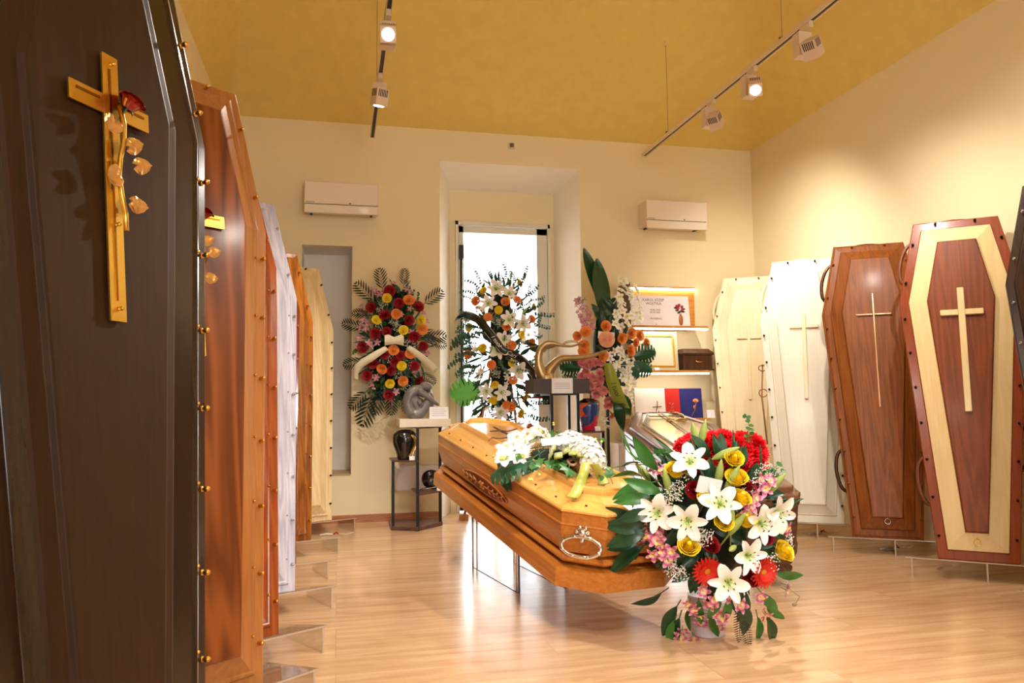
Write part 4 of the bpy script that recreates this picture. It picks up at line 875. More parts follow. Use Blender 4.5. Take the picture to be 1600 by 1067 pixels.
q = MB(); q.box((-.083, -.003, 0), (.083, 0, .115)); q.build('paper', mat('card_white', (244, 238, 240), .5), q_t)
q = MB(); 
for i in range(4): q.box((-.065, -.0045, .075-.013*i), (.06, -.003, .078-.013*i))
q.build('printed_lines', mat('ink_grey', (170, 160, 175), .6), q_t)
sp = Vector((qx(853, 592, Y2+.05).x, Y2+.06, zpt)); t = thing('gold_sculpture', 'abstract gold ribbon sculpture with two flowing arms on the dark plinth', 'sculpture', sp); v_ = .00077
def S_(x, z, y=0): return ((x-205)*v_, y, (445-z)*v_)
limbs('ribbon_body', [([S_(205, 440), S_(160, 380), S_(132, 270), S_(150, 160), S_(210, 95), S_(280, 85, -.01), S_(380, 108, -.02), S_(480, 112, -.01), S_(560, 92, 0), S_(608, 98, 0)], [.05, .036, .024, .022, .020, .016, .009, .007, .006, .003]),
      ([S_(300, 105, .03), S_(380, 100, .03), S_(440, 70, .02), S_(520, 62, .01), S_(605, 95, 0)], [.008, .008, .008, .007, .003]),
      ([S_(200, 150, .02), S_(230, 125, .03), S_(300, 110, .03)], [.012, .012, .009]),
      ([S_(210, 440), S_(235, 370), S_(300, 290), S_(370, 240), S_(470, 232), S_(600, 225), S_(720, 200), S_(820, 165), S_(890, 140)], [.05, .036, .028, .022, .019, .017, .013, .008, .003])],
      mat('sculpture_gold', (188, 164, 118), .33, .85, 0, var=.15, bscale=12), t, .004, 3, 1.3)
# painted urn (plain coloured patches)
up2 = Vector((qx(922, 672, Y2+.1).x, Y2+.13, zlow+.005)); hu = qx(922, 622, Y2+.1).z-up2.z
mt, nt, b = principled('painted_patches'); N = nt.nodes.new; L = nt.links.new; tc = N('ShaderNodeTexCoord'); vo = N('ShaderNodeTexVoronoi'); vo.inputs['Scale'].default_value = 9.5; vo.inputs['Randomness'].default_value = 1
nz = N('ShaderNodeTexNoise'); nz.inputs['Scale'].default_value = 6; mxv = N('ShaderNodeVectorMath'); mxv.operation = 'MULTIPLY_ADD'; mxv.inputs[1].default_value = (.12, .12, .12); L(tc.outputs['Object'], nz.inputs['Vector']); L(nz.outputs['Color'], mxv.inputs[0]); L(tc.outputs['Object'], mxv.inputs[2]); L(mxv.outputs[0], vo.inputs['Vector'])
sx = N('ShaderNodeSeparateColor'); L(vo.outputs['Color'], sx.inputs[0]); cr = N('ShaderNodeValToRGB'); cr.color_ramp.interpolation = 'CONSTANT'; e = cr.color_ramp.elements; e[0].color = lin((232, 60, 110)); e[1].position = .2; e[1].color = lin((40, 70, 130))
for p_, c_ in ((.38, (228, 96, 48)), (.5, (120, 190, 110)), (.6, (210, 40, 60)), (.75, (70, 130, 190)), (.88, (150, 80, 60))): k = e.new(p_); k.color = lin(c_)
L(sx.outputs[0], cr.inputs['Fac']); L(cr.outputs[0], b.inputs['Base Color']); b.inputs['Roughness'].default_value = .15; b.inputs['Coat Weight'].default_value = .8
t = thing('urn', 'colourful urn painted in pink, blue and orange patches on the right display stand', 'urn', up2)
q = MB(); q.lathe([(.05, 0), (.053, .004), (.07, .25*hu), (.086, .62*hu), (.09, .78*hu), (.088, .86*hu)], 32); q.build('urn_body', mt, t)
q = MB(); q.lathe([(.0885, .855*hu), (.088, .88*hu), (.075, .93*hu), (.05, .96*hu), (.046, .99*hu), (.001, hu)], 32); q.build('urn_lid', mat('gloss_black', (8, 8, 10), .1, 0, 1), t, label='black glossy lid')
cd = qx(938, 670, Y2+.02); card('tiny white card beside the painted urn', cd.x-.004, Y2+.06, zlow+.005, .045, .035, lines=0)

# ---------------------------------------------------------------- lit shelf unit
SX0, SX1, SY = 2.435, 3.16, 6.12
t = thing('shelf_unit', 'oak wall shelves with bright light strips between the right flower spray and the pale coffin', 'shelves', Vector(((SX0+SX1)/2, YB, .7))); ox_, oz_ = (SX0+SX1)/2, .7
oak = wood('shelf_oak', (214, 150, 70), (186, 118, 48), .4, .3, axis='X'); led = glow('led_strip', (255, 252, 238), 22)
boards = [on_y(1050, 446, 6.2).z+.01, on_y(1050, 509, 6.14).z, on_y(1050, 578.5, 6.14).z, on_y(1050, 654, 6.14).z]
for i, z in enumerate(boards):
    if i: q = MB(); q.box((SX0-ox_, SY-YB, z-.022-oz_), (SX1-ox_, -.001, z-oz_)); q.build('shelf_board', oak, t, bevel=.0015)
    if i < 3:
        yy = -.03 if i == 0 else SY-YB+.02; zz = z-.012 if i == 0 else z-.0225
        q = MB(); q.box((SX0-ox_+.02, yy-.012, zz-.011-oz_), (SX1-ox_, yy+.012, zz-oz_)); q.build('light_strip', led, t)
q = MB(); q.box((SX0-ox_, -.02, boards[1]-oz_), (SX1-ox_, -.001, boards[0]-.026-oz_)); q.box((SX0-ox_, -.045, boards[0]-.012-oz_), (SX1-ox_, -.001, boards[0]-oz_+.0)); q.build('back_panel', oak, t)
q = MB(); q.box((SX0-ox_, SY-YB+.03, boards[1]-oz_), (SX0-ox_+.02, -.001, boards[0]-oz_)); q.build('end_panel', wood('shelf_end_dark', (122, 82, 52), (92, 58, 36), .5), t)
t = thing('side_cabinet', 'glossy white cabinet end standing between the right flower spray and the walnut coffin', 'cabinet', Vector((2.35, 6.2, 0)))
q = MB(); q.box((-.06, -.12, 0), (.72, .185, .60)); q.build('carcass', mat('cabinet_white', (226, 214, 208), .2, 0, .6), t, bevel=.004); q = MB(); q.box((-.05, -.13, .02), (.71, -.12, .58)); q.build('door', mat('cabinet_white', (226, 214, 208), .2, 0, .6), t, bevel=.002)
q = MB(); q.box((-.02, -.14, .3), (-.012, -.13, .42)); q.build('handle', chrome, t)
# funeral notice sample on the top shelf
ya = 6.24; tl0 = on_y(990, 460, ya); tr0 = on_y(1076, 461, ya); bl0 = on_y(1000, 508, ya); zb0 = boards[1]
W_ = tr0.x-tl0.x+.05; H_ = tl0.z-zb0
t = thing('notice_board', 'white marble-look notice sample with roses on the top lit shelf', 'sign', Matrix.Translation(((tl0.x+tr0.x)/2-.015, ya, zb0)) @ Matrix.Rotation(-.12, 4, 'X'))
q = MB(); q.box((-W_/2, 0, 0), (W_/2, .008, H_)); q.build('panel', mat('notice_marble', (240, 228, 232), .3, 0, .4, var=.04, bscale=9), t, bevel=.001)
ink = mat('notice_ink', (70, 40, 34), .6)
FX = Matrix.Rotation(pi/2, 4, 'X')
def tx(body, x, z, s): text('lettering', body, s, ink, t, Matrix.Translation((x, -.0006, z)) @ FX)
tx('KAROL JÓZEF\nWOJTYŁA', -.05, H_*.80, .033); tx('18.05.1920\n02.04.2005', -.04, H_*.50, .022); tx('I FUNERALI', -.04, H_*.26, .024); tx('ilF', -.04, H_*.08, .012)
q = MB(); 
vx = W_/2-.09
prof_v = [(.006, .015), (.016, .03), (.02, .06), (.017, .09), (.008, .115), (.01, .12)]
q.lathe(prof_v, 12, 0, Matrix.Translation((vx, -.006, 0)) @ Matrix.Diagonal((1, .3, 1, 1)))
for i in range(4): q.tube([(vx-.012+.008*i, -.013, .03), (vx-.006+.008*i, -.014, .1)], .0012, 4, 1)
for dx, dz in ((-.02, .17), (.018, .155), (-.005, .2), (.02, .185), (-.03, .19)): q.ball((vx+dx, -.008, dz), .014, 8, 5, 2, sc=(1, .5, 1))
for dx, dz in ((-.03, .15), (.03, .14), (0, .14), (-.015, .13), (.035, .165), (-.04, .175)): q.ball((vx+dx, -.005, dz), .013, 6, 4, 3, sc=(1.3, .3, .6))
q.build('rose_vase_relief', [mat('relief_copper', (176, 108, 72), .4, .4), gold, mat('relief_red', (176, 30, 48), .4), LEAF], t)
# gilt frame on the middle shelf
yb_ = 6.22; f0 = on_y(985, 517, yb_); f1 = on_y(1057, 517, yb_); zb1 = boards[2]; wf_ = f1.x-f0.x; hf_ = f0.z-zb1
t = thing('picture_frame', 'gilt and pearl picture frame with an empty pale picture on the middle lit shelf', 'picture frame', Matrix.Translation(((f0.x+f1.x)/2+.01, yb_, zb1)) @ Matrix.Rotation(-.1, 4, 'X'))
def fr(w0, h0_, w1, h1_, y0_, y1_): 
    q = MB()
    for a in (((-w0, y0_, 0+h1_*0), (-w1, y1_, 2*h0_)), ((w1, y0_, 0), (w0, y1_, 2*h0_)), ((-w1, y0_, 0), (w1, y1_, h0_-h1_)), ((-w1, y0_, h0_+h1_), (w1, y1_, 2*h0_))): q.box(*a)
    return q
hw, hh = wf_/2, hf_/2
fr(hw, hh, hw-.03, hh-.03, -.012, .008).build('frame', mat('frame_pearl', (226, 214, 180), .3, .4), t, bevel=.004); 
q = MB()
for a in (((-hw+.03, -.016, .03), (-hw+.045, .004, hf_-.03)), ((hw-.045, -.016, .03), (hw-.03, .004, hf_-.03)), ((-hw+.045, -.016, .03), (hw-.045, .004, .045)), ((-hw+.045, -.016, hf_-.045), (hw-.045, .004, hf_-.03))): q.box(*a)
q.build('gilt_slip', gold, t, bevel=.002)
q = MB(); q.box((-hw+.04, -.002, .04), (hw-.04, .002, hf_-.04)); q.build('picture', mat('picture_pale', (214, 210, 184), .15, 0, .6), t)
cd = on_y(1027, 573, 6.15); card('tiny white card in front of the gilt frame', cd.x, 6.15, zb1, .045, .025, lines=0)
c0 = on_y(1064, 575, 6.2); c1_ = on_y(1112, 545, 6.2); t = thing('ossuary_box', 'small dark brown wooden casket box on the middle lit shelf', 'box', Vector(((c0.x+c1_.x)/2, 6.25, zb1)))
hw = (c1_.x-c0.x)/2; hh = c1_.z-zb1; ww = wood('box_walnut', (84, 50, 30), (56, 30, 18), .4, .4)
q = MB(); q.box((-hw*.92, -.08, .012), (hw*.92, .09, hh*.72)); q.box((-hw, -.09, 0), (hw, .1, .012)); q.build('box_body', ww, t, bevel=.002)
q = MB(); q.box((-hw, -.09, hh*.72), (hw, .1, hh*.8)); q.add([(-hw, -.09, hh*.8), (hw, -.09, hh*.8), (hw, .1, hh*.8), (-hw, .1, hh*.8), (-hw*.8, -.05, hh), (hw*.8, -.05, hh), (hw*.8, .06, hh), (-hw*.8, .06, hh)], [(4, 5, 6, 7), (0, 1, 5, 4), (1, 2, 6, 5), (2, 3, 7, 6), (3, 0, 4, 7)]); q.build('box_lid', ww, t, bevel=.002)
q = MB(); q.tube([(-.03, -.093, hh*.45), (-.02, -.105, hh*.38), (.02, -.105, hh*.38), (.03, -.093, hh*.45)], .004, 6); q.build('handle', brass, t)
# folders on the lower shelf
zb2 = boards[3]
def folder(label, x0, x1, y, ztop, rgb, art):
    a, b_, c_ = on_y(x0, 650, y), on_y(x1, 650, y), on_y(x0, ztop, y); W = b_.x-a.x; H = c_.z-zb2
    t = thing('guest_book', label, 'book', Matrix.Translation((a.x, y, zb2)) @ Matrix.Rotation(-.10, 4, 'X'), 'upright guest books on the lower lit shelf')
    q = MB(); q.box((0, 0, 0), (W, .006, H)); q.box((0, .018, 0), (W, .024, H)); q.box((0, 0, 0), (.006, .024, H)); q.build('cover', mat('cover_%d_%d' % (rgb[0], rgb[2]), rgb, .45, 0, .2), t, bevel=.0015)
    q = MB(); q.box((.006, .006, .005), (W-.005, .018, H-.005)); q.build('pages', mat('pages_cream', (236, 228, 206), .7), t)
    art(t, W, H)
def art_cross(t, W, H):
    q = MB(); x = W*.74; q.tube([(x-.03, -.003, .02), (x-.005, -.003, H*.38), (x, -.003, H*.58)], .004, 6); q.tube([(x-.045, -.003, H*.38), (x+.035, -.003, H*.40)], .0035, 6); q.build('cross_ornament', mat('ornament_bronze', (120, 88, 60), .3, .8), t)
def art_leaf(t, W, H):
    q = MB(); x = W*.6; q.tube([(x-.02, -.002, .03), (x+.01, -.002, H*.5)], .0015, 5)
    for s in (-1, 1):
        for k in range(3): q.tube([(x-.01+.006*k, -.002, .05+.03*k), (x+s*.018, -.002, .075+.03*k)], [.001, .004], 5)
    q.build('leaf_ornament', mat('ornament_rose_gold', (214, 110, 84), .3, .6), t)
def art_flower(t, W, H):
    q = MB(); x = W*.72; q.tube([(x-.05, -.003, .015), (x-.01, -.003, H*.3), (x, -.003, H*.52)], .003, 6)
    for k in range(7): a = pi*k/6; q.tube([(x, -.003, H*.5), (x+.028*cos(a), -.004, H*.53+.02*sin(a)+.012)], [.002, .006], 6)
    q.ball((x-.015, -.003, H*.36), .013, 8, 5, sc=(1, .4, 1.3)); q.build('flower_ornament', mat('ornament_copper', (206, 140, 100), .3, .7), t)
folder('deep blue guest book with a copper flower, standing on the lower lit shelf', 1062, 1099, 6.235, 606.5, (24, 30, 110), art_flower)
folder('red guest book between the white and blue ones on the lower lit shelf', 1030, 1064, 6.21, 606.5, (196, 30, 26), art_leaf)
folder('white guest book with a slanting cross on the lower lit shelf', 993, 1041, 6.18, 606.5, (240, 228, 214), art_cross)
cd = on_y(1113, 651, 6.16); card('small blank white tent card beside the blue guest book', cd.x-.01, 6.16, zb2, .075, .07, lines=0)

# ================================================================ FLOWERS
lily = lily_mesh(); bud = lily_bud_mesh(); gerb = gerbera_mesh(); rY, rO, rR, rP = rose_mesh('ry', YEL), rose_mesh('ro', ORA), rose_mesh('rr', RED), rose_mesh('rp', PEACH, 1.5)
rYb = rose_mesh('ryb', YEL, .45); rRb = rose_mesh('rrb', RED, .5); carR = carnation_mesh('cr', CRED); carP = carnation_mesh('cp', CPINK); orP = orchid_mesh('op', PINKST); orW = orchid_mesh('ow', WHITEST, .03); orM = orchid_mesh('om', MAUVEST, .026); orBig = orchid_mesh('ob', WHITEST, .042, 5, .8)
lfA = leaf_mesh('la', .13, .05, LEAF, .3, .3); lfB = leaf_mesh('lb', .13, .045, LEAF2, .3, .3); lfN = leaf_mesh('ln', .16, .022, LEAF, .4, .2); lfBig = leaf_mesh('lbig', .42, .105, mat('aspidistra', (22, 66, 30), .3, var=.2, bscale=12), .08, .15, .75)
palm = frond_mesh('palm', .18, .09, 7, FERN, .75, .2, .013); fern = frond_mesh('fern', .14, .028, 13, mat('dry_fern', (58, 60, 34), .6), 1.2, .3, .005)
lfD = leaf_mesh('ld', .10, .04, mat('leaf_deep', (24, 60, 38), .4), .2, .2); spr = sprig_mesh('spr', EUC, .17, 18, .013); spr2 = sprig_mesh('spr2', LEAF2, .15, 8, .014); ivy = ivy_mesh(); breath = breath_mesh('br'); mons = monstera_mesh('mo', mat('monstera', (30, 78, 48), .3), .12); monsP = monstera_mesh('mop', mat('monstera_lit', (110, 200, 90), .35), .13)
def ribbon(q, pts, wv, mi=0):
    "flat band through points, wv = half width vectors"
    P = []; n = len(pts)
    for i in range(n-1):
        for j in range(5):
            u = j/5; p0, p1, p2, p3 = (Vector(pts[max(0, i-1)]), Vector(pts[i]), Vector(pts[i+1]), Vector(pts[min(n-1, i+2)])); wa, wb = Vector(wv[i]), Vector(wv[i+1])
            P.append((.5*((2*p1)+(p2-p0)*u+(2*p0-5*p1+4*p2-p3)*u*u+(3*p1-p0-3*p2+p3)*u**3), wa.lerp(wb, u)))
    P.append((Vector(pts[-1]), Vector(wv[-1]))); vs = []
    for p, w_ in P: vs += [p-w_, p+w_]
    q.add(vs, [(2*i, 2*i+1, 2*i+3, 2*i+2) for i in range(len(P)-1)], mi, True)
def filler(B, n, x0, x1, y0, y1, meshes, lift=-.03, sc_=1.0, ctr=None, inside=None):
    for _ in range(n):
        while True:
            x, y = random.uniform(x0, x1), random.uniform(y0, y1)
            if ((x-(x0+x1)/2)/((x1-x0)/2))**2+((y-(y0+y1)/2)/((y1-y0)/2))**2 < 1: break
        cx, cy = ctr or ((x0+x1)/2, (y0+y1)/2); ang = math.degrees(math.atan2(cy-y, x-cx))+random.uniform(-50, 50); nm, me = random.choice(meshes)
        B.leaf(nm, me, x, y, ang, sc_*random.uniform(.7, 1.15), lift, random.uniform(.1, .9))

# ---- big floor bouquet in its white pot
pot = Vector((1.485, 2.955, 0)); t = thing('flower_bouquet', 'large bouquet of red carnations, lilies and yellow roses in a white floor pot', 'bouquet', pot)
q = MB(); q.lathe([(.062, 0), (.068, .004), (.078, .15), (.082, .158), (.077, .158), (.07, .13), (.001, .13)], 32)
for i in range(12): q.lathe([(.066+.0012*i, .012+.011*i), (.0675+.0012*i, .0165+.011*i), (.0672+.0012*i, .021+.011*i)], 32)
q.build('pot', mat('pot_white', (226, 220, 228), .45), t)
q = MB(); q.ball((0, -.02, .46), .17, 16, 10, sc=(1.05, .75, 1.35)); q.build('foam_core', mat('foam_green', (16, 26, 16), .9), t)
B = Bunch(t, (1.52, 2.91, .46), (.315, .24, .375)); Z6 = lambda L_: px_list(960, 660, 5.333, L_); Z7 = lambda L_: px_list(960, 820, 5.333, L_)
filler(B, 130, 985, 1235, 700, 925, [('leaf', lfA), ('leaf', lfA), ('leaf', lfN)], -.05, .8)
B.many('lily', lily, Z6([(640, 370), (390, 750), (620, 815), (1185, 830)])+Z7([(1085, 240), (930, 440)]), .82, .02, .25)
B.many('lily', lily, Z6([(870, 690), (1300, 745)]), .8, .03, .4)
for x, y, a in ((690, 150, 95), (745, 130, 75), (470, 500, 95), (300, 440, 120), (860, 430, 85), (970, 470, 60), (1300, 520, 55), (950, 780, 95), (1000, 830, 60), (920, 280, 20)):
    X, Y = Z6([(x, y)])[0]; p, n = B.at(X, Y, .03); d = (AR*cos(R(a))-AD*sin(R(a))+n*.3).normalized(); B.put('lily_bud', bud, p-d*.06, d, sc_=1.25, tilt=.05)
X, Y = Z7([(985, 160)])[0]; p, n = B.at(X, Y, .03); B.put('lily_bud', bud, p, (n-AR*.7).normalized(), sc_=.9, tilt=.05)
B.many('rose', rYb, Z6([(750, 665), (975, 335), (515, 440), (1010, 500), (1020, 670), (895, 840), (1100, 850)])+Z7([(620, 190), (1360, 235)]), 1.12, .008, .3, (0, -.1, .9))
B.many('rose', rRb, Z6([(655, 560), (1095, 560)])+Z7([(1240, 120), (1130, 440), (780, 190)]), .95, .0, .4, (0, -.2, .5))
B.many('gerbera', gerb, Z7([(770, 360), (1200, 365)]), 1.0, .03, .2)
Bc = Bunch(t, (1.60, 2.99, .70), (.19, .12, .125)); pts = []
for i in range(40):
    a = i*2.39996; r_ = sqrt((i+.5)/40); pts.append((1130+58*r_*cos(a), 712+27*r_*sin(a)-8*(1-r_)))
Bc.many('carnation', carR, pts, .95, .0, .25, (0, 0, .8))
Bc.many('carnation', carR, Z6([(600, 220), (640, 190), (680, 250), (1120, 200), (1180, 280), (1180, 340), (1060, 300), (1000, 190)]), .95, 0, .25, (0, 0, .6))
B.many('orchid', orP, Z6([(300, 890), (330, 930), (270, 960), (400, 930), (430, 1000), (370, 400), (430, 430), (1220, 560), (1150, 630), (1120, 690), (1180, 490), (1250, 500), (1400, 880), (1100, 740)])+Z7([(440, 210), (360, 230), (470, 270), (390, 110), (740, 510), (940, 550), (1370, 500), (1400, 480), (500, 200)]), 1.0, .02, .4)
B.many('orchid', orP, Z7([(670, 640), (800, 620), (740, 740), (880, 700), (860, 790), (600, 800), (670, 890), (1020, 610), (1220, 630), (1210, 690), (730, 690), (820, 560), (830, 680), (640, 600), (1180, 560), (590, 840)]), .95, .03, .5)
B.many('babys_breath', breath, Z6([(560, 560), (470, 640), (540, 600), (600, 440), (700, 940), (820, 590), (1090, 530), (1200, 470), (760, 930), (1240, 420), (540, 480)])+Z7([(720, 90), (760, 120), (520, 350), (560, 370), (480, 320), (1400, 130), (1270, 290), (540, 320), (700, 130)]), .85, .015, .3, kind='stuff') if False else None
for x, y in Z6([(560, 560), (470, 640), (540, 600), (600, 440), (700, 940), (820, 590), (1090, 530), (1200, 470), (760, 930), (1240, 420)])+Z7([(720, 90), (520, 350), (560, 370), (480, 320), (1400, 130), (1270, 290)]):
    p, n = B.at(x, y, .01); B.put('babys_breath', breath, p, n, sc_=.8, kind='stuff')
for x, y, a, s in ((215, 380, 175, 1.1), (180, 470, 170, 1.0), (250, 520, 200, 1.2), (300, 430, 130, 1.2), (260, 640, 185, 1.1), (250, 740, 195, 1.0), (200, 860, 180, 1.2), (170, 960, 190, 1.3), (180, 1020, 215, 1.2), (320, 600, 160, 1.1), (90, 300, 125, .9), (160, 350, 135, .9), (180, 820, 165, 1.1), (210, 900, 200, 1.2)):
    X, Y = Z6([(x+110, y)])[0]; B.leaf('leaf', lfB if y < 650 else lfA, X, Y, a, s*1.05, .03, .2)
for x, y, a, s in ((400, 560, 215, 1.2), (520, 680, 240, 1.2), (500, 800, 250, 1.0), (540, 780, 255, 1.3), (620, 700, 265, .8), (800, 740, 285, .9), (1220, 560, 310, 1.0), (1190, 760, 280, 1.0), (1270, 760, 290, 1.1), (1260, 670, 320, .9), (1080, 640, 275, 1.2), (1340, 400, 350, 1.0), (950, 600, 265, .9), (700, 620, 275, .9), (1100, 560, 260, 1.1), (880, 560, 250, 1.0)):
    X, Y = Z7([(x, y)])[0]; B.leaf('leaf', lfB if s < 1.05 else lfA, X, Y, a, s*.9, .0, .1)
for x, y, a in ((1010, 640, 275), (1040, 700, 285)): X, Y = Z7([(x, y)])[0]; B.leaf('fern', fern, X, Y, a, 1.0, .03, .1)
for x, y, a in ((1080, 180, 80), (1150, 400, 10), (1180, 420, 0), (500, 300, 170)): X, Y = Z6([(x, y)])[0]; B.leaf('sprig', spr2, X, Y, a, .8, .0, .1)
X, Y = Z7([(1330, 470)])[0]; p, n = B.at(X, Y, .0); q = MB(); i_ = B.inv; q.tube([i_ @ p, i_ @ (p+AR*.06+AD*.03), i_ @ (p+AR*.10+AD*.06), i_ @ (p+AR*.085+AD*.085)], .0015, 5); q.ball(i_ @ (p+AR*.08+AD*.09), .009, 8, 5, sc=(1.3, .8, .8)); q.build('drooping_stem', mat('dry_stem', (140, 120, 84), .7), t)
X, Y = Z6([(785, 540)])[0]; p, n = B.at(X, Y, .035); m = B.inv @ (axes(AR, -AF, -AD, p) @ Matrix.Rotation(.22, 4, 'Y') @ Matrix.Rotation(-.15, 4, 'X'))
q = MB(); q.box((-.045, 0, -.035), (.045, .001, .03)); k = q.build('card', mat('card_white', (244, 238, 240), .5), t, label='white gift card'); k.matrix_local = m
q = MB(); q.tube([(-.02, -.001, 0), (-.005, -.001, .006), (.01, -.001, .001), (.03, -.001, .009)], .0007, 4); q.build('signature', mat('pen_ink', (60, 60, 90), .6), k)

# ---- red and yellow spray against the end wall
Zw = lambda L_: px_list(540, 420, 4.6375, L_); yw_ = YB-.16
cw = on_y(616, 538, yw_)
t = thing('funeral_spray', 'red and yellow rose spray with a cream bow hung on the end wall', 'flower spray', Vector((cw.x, YB, cw.z-.5)), 'standing funeral sprays')
q = MB(); q.box((-.16, -.06, .05), (.16, -.03, .95)); q.build('foam_board', mat('foam_green', (16, 26, 16), .9), t); q = MB(); q.tube([(0, -.03, .9), (0, -.03, 1.0), (0, 0, 1.01)], .006, 8); q.build('wall_hook', mat('easel_green', (24, 40, 28), .6), t)
B = Bunch(t, (cw.x, YB-.11, cw.z), (.33, .13, .52))
filler(B, 190, 564, 670, 448, 622, [('leaf', lfA), ('leaf', lfN), ('sprig', spr2)], -.05, .75)
for x, y, a, s in ((270, 160, 100, 1.0), (200, 230, 135, 1.1), (560, 260, 35, 1.05), (120, 430, 165, .9), (560, 500, 5, 1.0), (600, 520, -15, .8), (130, 660, 195, .9), (200, 900, 250, 1.5), (160, 880, 225, 1.1), (420, 130, 85, .8), (330, 890, 270, 1.0), (540, 750, -35, .8), (420, 900, 285, .9), (260, 860, 255, 1.2), (180, 330, 175, .8)):
    X, Y = Zw([(x, y)])[0]; B.leaf('palm_frond', palm, X, Y, a, s, .0, .1)
B.many('rose', rR, Zw([(318, 158), (385, 250), (525, 278), (190, 283), (285, 345), (455, 372), (218, 470), (300, 458), (495, 495), (557, 560), (130, 570), (280, 625), (395, 632), (360, 680), (195, 690), (325, 735), (495, 708), (160, 775), (522, 808), (315, 915)]), .95, 0, .3)
B.many('rose', rY, Zw([(298, 220), (222, 378), (540, 372), (420, 452), (402, 702), (318, 825)]), .9, 0.01, .3)
B.many('rose', rO, Zw([(455, 240), (368, 330), (548, 440), (345, 597), (465, 622), (270, 718), (410, 808)]), .95, .01, .3)
B.many('orchid', orM, Zw([(210, 160), (240, 190), (345, 110), (430, 100), (440, 150), (400, 330), (470, 290), (130, 370), (110, 420), (150, 430), (100, 495), (170, 540), (230, 530), (480, 460), (540, 460), (560, 600), (590, 610), (220, 790), (190, 830), (230, 780), (365, 890), (340, 960), (590, 380), (130, 320), (180, 150), (260, 180), (120, 270), (110, 300), (430, 80), (450, 130), (470, 170), (160, 400), (190, 560), (90, 560), (560, 320), (345, 1000), (190, 860), (500, 740), (620, 470)]), 1.15, .0, .5)
for x, y in Zw([(270, 250), (350, 390), (430, 530), (240, 420), (370, 420), (330, 650), (440, 690), (380, 760), (500, 540), (430, 860), (250, 310)]): p, n = B.at(x, y, -.005); B.put('babys_breath', breath, p, n, sc_=.9, kind='stuff')
crm = mat('ribbon_cream', (236, 226, 190), .4, 0, 0, sheen=.3)
def world_ribbon(B, name, zfun, pts, half, m_, lift=.05, mi=0, par=None, **k):
    "pts: list of (x, y, angle of the width in picture degrees, half width)"
    P = []; Wv = []
    for (x, y, a, hw_) in pts:
        X, Y = zfun([(x, y)])[0]; p, n = B.at(X, Y, lift); P.append(B.inv @ p); d = AR*cos(R(a))-AD*sin(R(a)); Wv.append(B.inv.to_3x3() @ (d*hw_))
    q = MB(); ribbon(q, P, Wv, mi); o_ = q.build(name, m_, B.t, **k); so = o_.modifiers.new('thick', 'SOLIDIFY'); so.thickness = .0012; return o_, P, Wv
world_ribbon(B, 'bow', Zw, [(285, 525, 90, .04), (310, 520, 85, .042), (350, 525, 95, .028), (390, 520, 85, .042), (412, 530, 90, .038)], 0, crm, .07)
world_ribbon(B, 'ribbon_tail', Zw, [(300, 575, 135, .02), (200, 640, 130, .03), (115, 710, 130, .028), (110, 790, 180, .02)], 0, crm, .06)
world_ribbon(B, 'ribbon_tail', Zw, [(440, 570, 45, .02), (530, 640, 50, .028), (610, 730, 50, .034)], 0, crm, .06)

# ---- white, orange and yellow spray in front of the glass door
Zd = lambda L_: px_list(700, 400, 3.8118, L_); yd_ = 6.28
cd_ = on_y(782, 545, yd_)
t = thing('funeral_spray', 'tall orange and white lily spray with a black sash before the glass door', 'flower spray', Vector((cd_.x, yd_, 0)), 'standing funeral sprays')
q = MB(); q.box((-.085, -.03, cd_.z-.5), (.085, .0, cd_.z+.46)); q.build('foam_board', mat('foam_green', (16, 26, 16), .9), t)
q = MB(); zz = cd_.z
q.tube([(-.05, .0, zz), (-.32, -.02, .02)], .011, 8); q.tube([(.05, .0, zz), (.22, -.02, .02)], .011, 8); q.tube([(0, .02, zz+.2), (0, .3, .02)], .011, 8); q.box((-.36, -.05, 0), (-.29, .0, .05)); q.build('easel', wood('easel_wood', (196, 132, 82), (160, 100, 60), .6), t)
B = Bunch(t, (cd_.x, yd_, cd_.z+.03), (.28, .17, .60))
filler(B, 260, 722, 846, 432, 676, [('leaf', lfA), ('leaf', lfN), ('sprig', spr), ('leaf', lfD), ('sprig', spr)], -.03, .8)
for x, y, a, s in ((190, 210, 140, 1.0), (170, 240, 160, .9), (200, 180, 120, 1.0), (330, 150, 85, .9), (400, 190, 50, .9), (450, 240, 30, 1.0), (480, 260, 15, .9), (500, 340, 0, 1.2), (500, 400, -10, 1.0), (170, 480, 190, 1.3), (150, 530, 185, 1.2), (130, 620, 195, 1.2), (150, 660, 200, 1.0), (170, 440, 170, 1.0), (480, 860, -10, 1.0), (480, 940, -20, 1.2), (470, 980, -30, 1.0), (180, 600, 175, 1.2), (140, 700, 190, .8), (260, 170, 100, .8), (470, 310, 20, 1.0), (120, 500, 200, 1.0), (490, 540, -10, .7), (160, 280, 150, .8), (430, 150, 60, .9)):
    X, Y = Zd([(x, y)])[0]; B.leaf('eucalyptus_sprig', spr, X, Y, a, s, .0, .1)
for x, y, a, s in ((290, 170, 95, .75), (275, 170, 115, .8), (300, 165, 88, .8), (260, 180, 140, .7), (370, 150, 78, .7), (390, 170, 55, .6), (230, 880, 225, 1.0), (240, 860, 215, 1.1), (220, 900, 235, .9), (210, 600, 200, 1.0), (200, 650, 190, .9), (450, 560, 10, 1.0), (430, 520, -5, 1.0)):
    X, Y = Zd([(x, y)])[0]; B.leaf('blade_leaf', lfN, X, Y, a, s, .0, .1)
B.many('lily', lily, Zd([(285, 205), (358, 230), (240, 290), (435, 405), (330, 500), (300, 570), (410, 680), (230, 805), (315, 810), (310, 925), (395, 985), (360, 385)]), .78, .01, .25)
